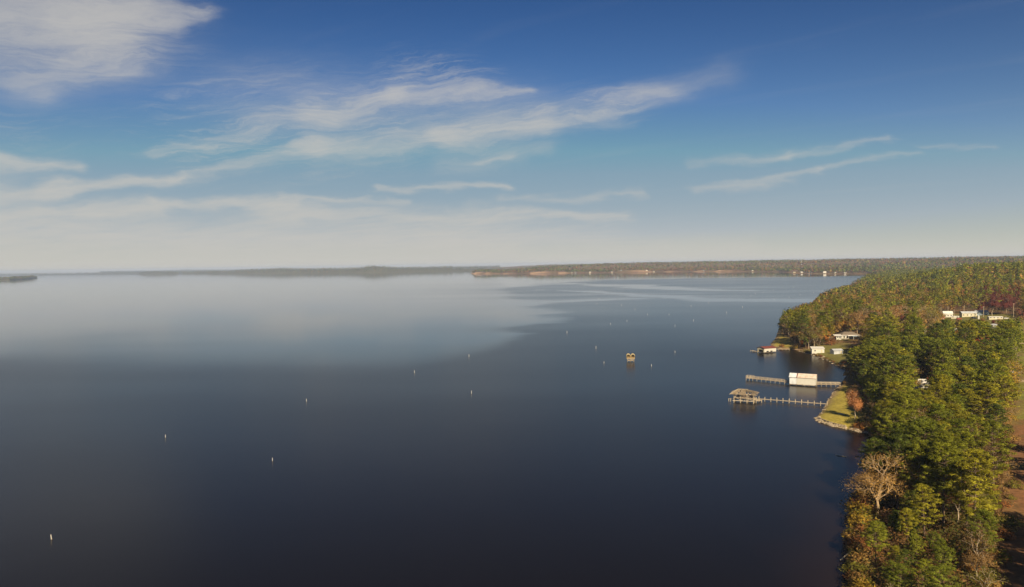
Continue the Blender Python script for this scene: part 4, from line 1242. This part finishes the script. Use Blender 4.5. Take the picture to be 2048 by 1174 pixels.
# the camp on the right
def trailer(label, px, py, w_, d_, hgt, rise, wall, roof, rz=0.0, nwin=4, name='mobile_home', cat='mobile home'):
    p = on_land(px, py)
    t = thing(name, label, cat, (p[0], p[1], p[2]), rz)
    MB().box(-w_ / 2, -d_ / 2, -0.8, w_ / 2, d_ / 2, hgt).obj('body', wall, t)
    W_, D_ = w_ / 2 + 0.25, d_ / 2 + 0.25
    b_ = MB().slab([(-W_, -D_, hgt + 0.12), (W_, -D_, hgt + 0.12), (W_, 0, hgt + rise), (-W_, 0, hgt + rise)], 0.1)
    b_.slab([(-W_, 0.01, hgt + rise), (W_, 0.01, hgt + rise), (W_, D_, hgt + 0.12), (-W_, D_, hgt + 0.12)], 0.1).obj('roof', roof, t)
    windows(t, np.linspace(-w_ / 2 + 1.3, w_ / 2 - 1.3, nwin), -d_ / 2, 1.1, 2.1, 1.1)
    MB().box(-0.5, -d_ / 2 - 0.04, 0.0, 0.45, -d_ / 2 + 0.02, 2.1).obj('door', M_white, t)
    return t


trailer('cream mobile home with a long pale grey roof in the camp', 1936, 633, 12.5, 5, 3.0, 1.7, M_cream, M_grey_metal, -0.1)
trailer('white cabin with rounded pale roof at the left end of the camp', 1895, 634, 7.5, 5, 3.2, 2.2, M_white, M_white_roof, -0.35, 3, 'white_cabin', 'cabin')
trailer('low white lean-to beside the white cabin', 1910, 637, 6, 3.5, 1.6, 0.7, M_cream, M_white_roof, -0.5, 2, 'lean_to', 'lean-to')
trailer('blue grey roofed building behind the cream mobile home', 1962, 630, 11, 5, 2.8, 1.6, M_blue, M_grey_metal, -0.1, 3, 'blue_building', 'building')
trailer('low cream trailer at the right end of the camp', 1990, 638.5, 11, 3.4, 1.9, 0.6, M_cream, M_white_roof, -0.12, 4)
tr = trailer('orange red trailer standing end on beside the white cabin', 1884, 639, 2.4, 6, 3.6, 0.3, M_orange, M_white_roof, -0.2, 1, 'orange_trailer', 'trailer')
car('dark car parked left of the orange trailer', 1877, 637, 7.5, 1.3, M_black)
car('white car parked at the left end of the camp', 1872, 635, 7.5, 0.3, M_white)
car('black car between the cream mobile home and the white propane tank', 1948, 637, 7.5, 0.1, M_black)
car('red car in the middle of the camp', 1918, 639, 7.5, 0.1, M_brick)
car('white car at the right end of the camp', 2012, 638, 7.5, 0.0, M_white)
p = on_land(1957, 638)
tk = thing('propane_tank', 'white upright tank beside the black car in the camp', 'tank', p)
MB().cyl((0, 0, 0), (0, 0, 2.6), 0.8, n=14).cyl((0, 0, 2.6), (0, 0, 3.1), 0.8, 0.3, n=14).obj('shell', M_white, tk)
MB().box(-0.9, -0.9, -0.3, 0.9, 0.9, 0.05).obj('base', M_concrete, tk)
for px_, py_, hgt, lab in ((1882, 632, 8, 'wooden utility pole behind the orange trailer'), (1896, 630, 8, 'wooden utility pole behind the white cabin'), (1908, 632, 6, 'short wooden pole right of the white cabin'),
                           (1967, 634, 9.5, 'utility pole between the blue building and cream trailer'), (2027, 634, 12.0, 'tall utility pole at the right end of the camp'), (1928, 628, 8, 'thin pole behind the cream mobile home')):
    p = on_land(px_, py_)
    t = thing('utility_pole', lab, 'utility pole', p)
    MB().cyl((0, 0, -0.3), (0, 0, hgt), 0.22, 0.15).obj('pole', M_pale_bark, t)
    MB().bar((-0.9, 0, hgt - 0.5), (0.9, 0, hgt - 0.5), 0.12).obj('crossarm', M_wood, t)
for px_, py_, H_, cn, lab in ((1893, 643, 3.2, 'olive', 'olive shrub in front of the orange trailer'), (1920, 645, 2.6, 'brown', 'brown shrub in front of the lean-to'), (1942, 641, 2.2, 'olive', 'olive shrub in front of the cream mobile home'),
                             (1964, 643, 3.4, 'rust brown', 'rusty shrub beside the white tank'), (1998, 642, 2.0, 'tan', 'tan shrub in front of the low cream trailer')):
    plant(random.choice(SHRUBS), 'shrub', 'shrub', lab, on_land(px_, py_), H_, BROAD_C[cn], 'shrubs at the camp', crown='foliage', trunk='stem', wide=1.2)
# the house half hidden in the wood
p = on_land(1842, 776)
hh = thing('hidden_house', 'small white roofed house half hidden by pines in the wood', 'house', p, -0.35)
MB().box(-3.2, -2.6, -0.6, 3.2, 2.6, 2.7).obj('wall', M_white, hh)
b_ = MB().slab([(-3.6, -3.0, 2.75), (3.6, -3.0, 2.75), (3.6, 0, 4.1), (-3.6, 0, 4.1)], 0.1)
b_.slab([(-3.6, 0.01, 4.1), (3.6, 0.01, 4.1), (3.6, 3.0, 2.75), (-3.6, 3.0, 2.75)], 0.1).obj('roof', M_white_roof, hh)
windows(hh, (-1.6, 1.6), -2.6, 0.9, 2.0, 1.1)
MB().box(2.2, -0.6, 3.4, 2.9, 0.1, 4.8).obj('chimney', M_brick, hh)
for px_, py_, w_, lab in ((1852, 667, 3.4, 'tiny white shed peeking out of pines between the white house and the camp'), (1912, 667, 4.5, 'small white shed with red wall peeking out of pines below the camp'), (1988, 657, 5.0, 'small pale shed peeking out of pines below the low cream trailer')):
    shed('small_shed', lab, px_, py_, w_, 3.0, 2.6, 0.9, random.uniform(-.4, .4), M_orange if px_ == 1912 else M_white, M_grey_metal if px_ == 1988 else M_white_roof)
p = on_land(2025, 749)
sg = thing('sign_board', 'small white board on a post beside the pale track in the field', 'sign', p)
MB().bar((0, 0, -0.2), (0, 0, 2.0), 0.12).obj('post', M_wood, sg)
MB().box(-0.55, -0.06, 0.9, 0.55, -0.01, 2.1).obj('board', M_white, sg)
dw = thing('driftwood', 'bleached driftwood branch lying on the lawn', 'driftwood', on_land(1684, 829), 2.5)
MB().cyl((-0.9, 0, 0.15), (0.5, 0, 0.2), 0.14, 0.12).cyl((0.5, 0, 0.2), (1.2, 0.5, 0.35), 0.12, 0.05).cyl((0.2, 0, 0.2), (0.5, -0.5, 0.3), 0.08, 0.04).obj('branch', M_post, dw)
fb_ = thing('sunken_branch', 'pale forked branch lying in the water off the bare tree', 'branch', at(1681, 912), 2.35)
MB().cyl((-1.9, 0, 0.02), (0.3, 0.1, 0.12), 0.10, 0.09).cyl((0.3, 0.1, 0.12), (1.6, 0.0, 0.12), 0.09, 0.04).cyl((0.3, 0.1, 0.12), (0.7, 0.8, 0.2), 0.06, 0.03).obj('stick', M_wood_pale, fb_)
lg = thing('leaning_log', 'pale log sticking out from the near bank over the water', 'log', at(1686, 1120), 0.5)
MB().cyl((-0.9, 0, 0.1), (2.4, 0, 1.3), 0.10, 0.14).obj('stem', M_wood_pale, lg)

# ------------------------------------------------------------------ rock bank round the lawn and the cove
def rocks(name, line, count, size, spread, lift):
    G = np.array([at(a, b_, 0.0)[:2] for a, b_ in line])
    sl_ = np.concatenate([[0], np.cumsum(np.hypot(*np.diff(G, axis=0).T))])
    b_ = MB()
    for _ in range(count):
        f = random.random() * sl_[-1]
        x_, y_ = np.interp(f, sl_, G[:, 0]) + random.gauss(0, spread), np.interp(f, sl_, G[:, 1]) + random.gauss(0, spread)
        z_ = max(hz(x_, y_), -0.2) + lift
        r_ = size * random.uniform(0.5, 1.3)
        vs = []
        for k_, (zz, rr_) in enumerate(((-0.6, 0.8), (0.1, 1.0), (0.6, 0.6))):
            for j in range(5):
                a_ = j * 1.2566 + k_ * 0.5; e = r_ * rr_ * random.uniform(0.75, 1.2)
                vs.append((x_ + math.cos(a_) * e, y_ + math.sin(a_) * e, z_ + zz * r_ * 0.8))
        fs = [(k_ * 5 + j, k_ * 5 + (j + 1) % 5, k_ * 5 + 5 + (j + 1) % 5, k_ * 5 + 5 + j) for k_ in (0, 1) for j in range(5)] + [(10, 11, 12, 13, 14)]
        b_.poly(vs, fs)
    return b_.obj(name, M_rock, None, 'stuff')
rocks('shore_rocks', [(1635, 836), (1640, 844), (1665, 852), (1700, 859), (1733, 866)], 130, 0.5, 0.4, 0.15)
rocks('shore_rocks', [(1634, 833), (1649, 818), (1657, 802), (1669, 782), (1682, 769)], 40, 0.38, 0.35, 0.1)
rocks('shore_rocks', [(1600, 702), (1640, 714), (1665, 725), (1687, 737)], 90, 0.6, 0.5, 0.15)
w_line = [at(a, b_, 0)[:2] for a, b_ in ((1636, 839.5), (1652, 846), (1672, 852.5), (1692, 856.5))]
sw = thing('timber_seawall', 'low timber seawall along the lower edge of the lawn', 'seawall', (w_line[0][0], w_line[0][1], 0))
for a, b_ in zip(w_line[:-1], w_line[1:]):
    a, b_ = a - w_line[0], b_ - w_line[0]
    for k_ in range(3): MB().bar((a[0], a[1], 0.2 + k_ * 0.32), (b_[0], b_[1], 0.2 + k_ * 0.32), 0.14, 0.28).obj('plank', M_wood_pale, sw)
    for f in np.linspace(0, 0.85, 4): MB().cyl((a[0] + (b_[0] - a[0]) * f, a[1] + (b_[1] - a[1]) * f - 0.15, -0.8), (a[0] + (b_[0] - a[0]) * f, a[1] + (b_[1] - a[1]) * f - 0.15, 1.25), 0.11).obj('post', M_wood, sw)

# ------------------------------------------------------------------ the duck blind in open water
c0 = at(1262, 724)
bl = thing('hunting_blind', 'golden hunting blind with two arched thatch covers on stilts in open water', 'hunting blind', (c0[0], c0[1] + 1.5, 0), -0.1)
for x_ in (-1.9, 0, 1.9):
    for y_ in (-1.4, 1.4): MB().cyl((x_, y_, -1.3), (x_, y_, 2.4), 0.14).obj('stilt', M_wood, bl)
MB().box(-2.4, -1.8, 1.95, 2.4, 1.8, 2.15).obj('deck', M_wood_pale, bl)
MB().box(-1.8, -1.7, 0.75, 1.5, 1.2, 0.9).obj('boat_shelf', M_wood_pale, bl)
MB().bar((-2.0, -1.75, 1.1), (2.0, -1.75, 1.7), 0.1).bar((-2.3, -1.85, 1.35), (2.3, -1.85, 1.35), 0.1, 0.16).obj('brace', M_wood_pale, bl)
MB().box(-2.4, -1.78, 2.16, -2.28, 1.7, 3.6).box(2.28, -1.78, 2.16, 2.4, 1.7, 3.6).box(-2.27, 1.6, 2.16, 2.27, 1.72, 4.0).obj('reed_wall', M_reed_dark, bl)
MB().box(-2.27, -1.79, 2.16, 2.27, -1.69, 3.0).obj('front_screen', M_reed_dark, bl)
MB().box(-0.35, -1.75, 2.16, 0.35, -1.64, 3.9).obj('divider', M_reed_dark, bl)
for cx in (-1.35, 1.35):
    b_ = MB()
    nseg = 8
    for i in range(nseg):
        a0, a1 = math.pi * i / nseg, math.pi * (i + 1) / nseg
        P_ = lambda a, r_: (cx + math.cos(a) * r_ * 1.25, 3.7 + math.sin(a) * r_ * 1.25)
        (xa, za), (xb, zb), (xc, zc_), (xd, zd) = P_(a0, 1.0), P_(a1, 1.0), P_(a1, 0.78), P_(a0, 0.78)
        b_.poly([(xa, -1.9, za), (xb, -1.9, zb), (xc, -1.9, zc_), (xd, -1.9, zd), (xa, 1.5, za), (xb, 1.5, zb), (xc, 1.5, zc_), (xd, 1.5, zd)],
                [(0, 1, 2, 3), (7, 6, 5, 4), (0, 4, 5, 1), (2, 6, 7, 3), (1, 5, 6, 2), (3, 7, 4, 0)])
    b_.obj('arched_cover', M_straw, bl)
for k_ in range(22):
    x_ = random.uniform(-2.4, 2.4)
    MB().bar((x_, -1.84, 2.0), (x_ + random.uniform(-.4, .4), -1.95, random.uniform(2.8, 3.9)), 0.07).obj('reed_bundle', random.choice((M_straw, M_reed_dark, M_wood)), bl)

# ------------------------------------------------------------------ white marker posts standing in the lake
def post(px, py, hgt, rad, label, group=None, parts=True, lean=0.0):
    p = at(px, py)
    t = thing('marker_post', label, 'marker post', p, 0, group)
    MB().cyl((0, 0, -1.0), (lean, 0, hgt), rad, n=10).obj('pipe', M_post, t)
    if parts:
        MB().cyl((lean, 0, hgt - 0.001), (lean, 0, hgt + 0.18), rad * 0.9, rad * 0.6, n=10).obj('cap', M_black, t)
        MB().cyl((0, 0, 0.02), (0.005, 0, 0.22), rad + 0.015, n=10).obj('waterline_band', M_wood_dark, t)
named = [(104, 1079, 1.25, 0.17, 'leaning white marker post nearest the camera in the lower left corner', -0.22), (331, 876, 1.35, 0.16, 'white marker post in dark water on the left, above the nearest post', 0),
         (545, 923, 1.3, 0.15, 'white marker post in dark water right of the left-hand post', 0), (613, 804, 1.6, 0.17, 'white marker post farthest left of the middle row', 0),
         (829, 746.5, 1.8, 0.18, 'white marker post in the middle of the lake left of the pair', 0), (938, 714, 2.0, 0.18, 'upper white marker post of the pair in the middle of the lake', 0),
         (943, 788, 1.8, 0.17, 'lower white marker post of the pair in the middle of the lake', 0), (1134, 667, 2.6, 0.22, 'white marker post left of the others beyond the hunting blind', 0),
         (1192, 698, 2.4, 0.2, 'white marker post up and left of the hunting blind', 0), (1208, 727.5, 1.6, 0.19, 'white marker post just left of the hunting blind', 0),
         (1303, 733.5, 1.7, 0.19, 'white marker post just right of the hunting blind', 0), (1350, 706, 1.7, 0.19, 'white marker post up and right of the hunting blind', 0)]
for px_, py_, hgt, r_, lab, ln in named: post(px_, py_, hgt * 0.9, r_ * 0.55, lab, 'marker posts in the lake', True, ln)
for px_, py_ in ((1221, 649), (1254, 643), (1350, 653), (1295, 630), (1338, 630), (1387, 642), (1270, 619)):
    post(px_, py_, 1.7, 0.085, 'small white marker post in the ruffled water above the hunting blind', 'posts above the hunting blind', False)
for px_, py_ in ((1198, 598), (1194, 608), (1243, 611), (1417, 606), (1382, 613), (1453, 626), (1485, 615), (1502, 592), (1511, 588), (1527, 585), (1547, 581), (1548, 599), (1578, 595), (1587, 575), (1600, 590), (1627, 586), (1645, 583)):
    post(px_, py_, 1.8, 0.10, 'tiny far white marker post in the bay left of the promontory woods', 'far posts in the bay', False)

# ------------------------------------------------------------------ the far bank: houses, the covered pier, a water tower
def far_house(px, py, w_, hgt, wall, roof, label, group=None, z=1.5):
    w_, hgt = w_ * (0.5 if group else 0.6), hgt * (0.55 if group else 0.55)
    p = at(px, py, z)
    for k_ in np.linspace(0.75, 1.3, 60):       # the first dry ground along that bearing
        if sdist(p[:1] * k_, p[1:2] * k_, land_poly)[0] > 24: p = p * k_; break
    z_ = hz(p[0], p[1])
    t = thing('far_house', label, 'house', (p[0], p[1], z_), random.uniform(-0.3, 0.3), group)
    MB().box(-w_ / 2, -w_ * 0.3, -1.5, w_ / 2, w_ * 0.3, hgt).obj('wall', wall, t)
    W_, D_ = w_ / 2 + 0.5, w_ * 0.3 + 0.5
    b_ = MB().slab([(-W_, -D_, hgt + 0.1), (W_, -D_, hgt + 0.1), (W_, 0, hgt + w_ * 0.2), (-W_, 0, hgt + w_ * 0.2)], 0.2)
    b_.slab([(-W_, 0.01, hgt + w_ * 0.2), (W_, 0.01, hgt + w_ * 0.2), (W_, D_, hgt + 0.1), (-W_, D_, hgt + 0.1)], 0.2).obj('roof', roof, t)
for px_, py_, w_, hgt, wl, rf_, lab in ((1588, 544.6, 22, 6, M_cream, M_brown_roof, 'tan far house at the left end of the small spit'), (1603, 544.4, 18, 6, M_white, M_white_roof, 'white far house second from the left on the small spit'),
                                        (1619, 544.2, 24, 6, M_white, M_white_roof, 'long white far house in the middle of the small spit'), (1649, 543.8, 22, 11, M_white, M_white_roof, 'tall white far house standing out on the small spit'),
                                        (1671, 544.4, 18, 7, M_cream, M_white_roof, 'cream far house right of the tall white one'), (1690, 544.8, 16, 5, M_white, M_grey_metal, 'small grey roofed far house toward the cove')):
    far_house(px_, py_, w_, hgt, wl, rf_, lab)
for i, (px_, py_) in enumerate(((1144, 544.8), (1151, 544.9), (1180, 544.6), (1224, 543.2), (1242, 542.9), (1293, 542.6), (1308, 542.3), (1408, 541.6), (1505, 541.6))):
    far_house(px_, py_, 17 + i % 3 * 4, 5 + i % 2 * 2, (M_cream, M_blue, M_cream)[i % 3], (M_grey_metal, M_brown_roof, M_white_roof)[i % 3], 'tiny pale house on the brown far bank of the lake', 'houses on the far bank')
c0 = at(1741, 559)
pr_ = thing('covered_pier', 'white roofed pier reaching into the bay beyond the pine point', 'pier', (c0[0], c0[1], 0), 0.02)
MB().box(-34, -3, 1.0, 32, 3, 1.4).obj('deck', M_wood, pr_)
b_ = MB().slab([(-16, -4.5, 4.6), (8, -4.5, 4.6), (8, 0, 6.2), (-16, 0, 6.2)], 0.2).slab([(-16, 0.01, 6.2), (8, 0.01, 6.2), (8, 4.5, 4.6), (-16, 4.5, 4.6)], 0.2)
b_.obj('roof', M_white_roof, pr_)
for x_ in np.linspace(-33, 31, 12): MB().cyl((x_, -2.6, -1), (x_, -2.6, 4.6 if -16 < x_ < 8 else 1.6), 0.3).obj('pile', M_wood_dark, pr_)
p = at(1603.5, 522.5, 30.0); p = np.array([p[0], p[1], 0]) if False else np.array([4600 * (1603.5 - 1024) / F_PX, 4600, 0.0]); p[2] = hz(p[0], p[1])
wtw = thing('water_tower', 'tiny pale water tower on the skyline above the far bank', 'water tower', p)
MB().cyl((0, 0, 0), (0, 0, 26), 1.3, 1.0).obj('shaft', M_grey_metal, wtw)
MB().cyl((0, 0, 26), (0, 0, 28), 1.0, 3.4, 12).cyl((0, 0, 28), (0, 0, 31), 3.4, 3.4, 12).cyl((0, 0, 31), (0, 0, 32.5), 3.4, 1, 12).obj('tank', M_grey_metal, wtw)

# ------------------------------------------------------------------ haze over the lake
top = 92.0
hb = MB().box(-17000, -1500, -4.2, 17500, 16500, top)
mh = bpy.data.materials.new('haze'); mh.use_nodes = True
nt = mh.node_tree; nt.nodes.clear()
pv = nt.nodes.new('ShaderNodeVolumePrincipled'); mo = nt.nodes.new('ShaderNodeOutputMaterial')
pv.inputs['Color'].default_value = (0.55, 0.70, 1.0, 1)
pv.inputs['Density'].default_value = 6.2e-5
pv.inputs['Anisotropy'].default_value = 0.0
nt.links.new(pv.outputs[0], mo.inputs['Volume'])
hb.obj('haze', mh, None, 'stuff')

# ------------------------------------------------------------------ things of one description told apart by their order in the view
ORD = ['', 'second ', 'third ', 'fourth ', 'fifth ', 'sixth ', 'seventh ', 'eighth ', 'ninth ', 'tenth ', 'eleventh ', 'twelfth ']
same = {}
for o in scn.objects:
    if o.parent is None and o.get('label') and o.get('category'): same.setdefault(o['label'], []).append(o)
for lab, L in same.items():
    if 2 <= len(L) <= 12 and len(lab.split()) <= 14:
        X_ = proj(np.array([list(o.location) for o in L]))[:, 0]
        for k_, i_ in enumerate(np.argsort(X_)):
            L[i_]['label'] = lab + ', ' + ORD[k_] + 'leftmost of them'if len(lab.split()) <= 12 else lab + ', ' + ORD[k_] + 'leftmost'
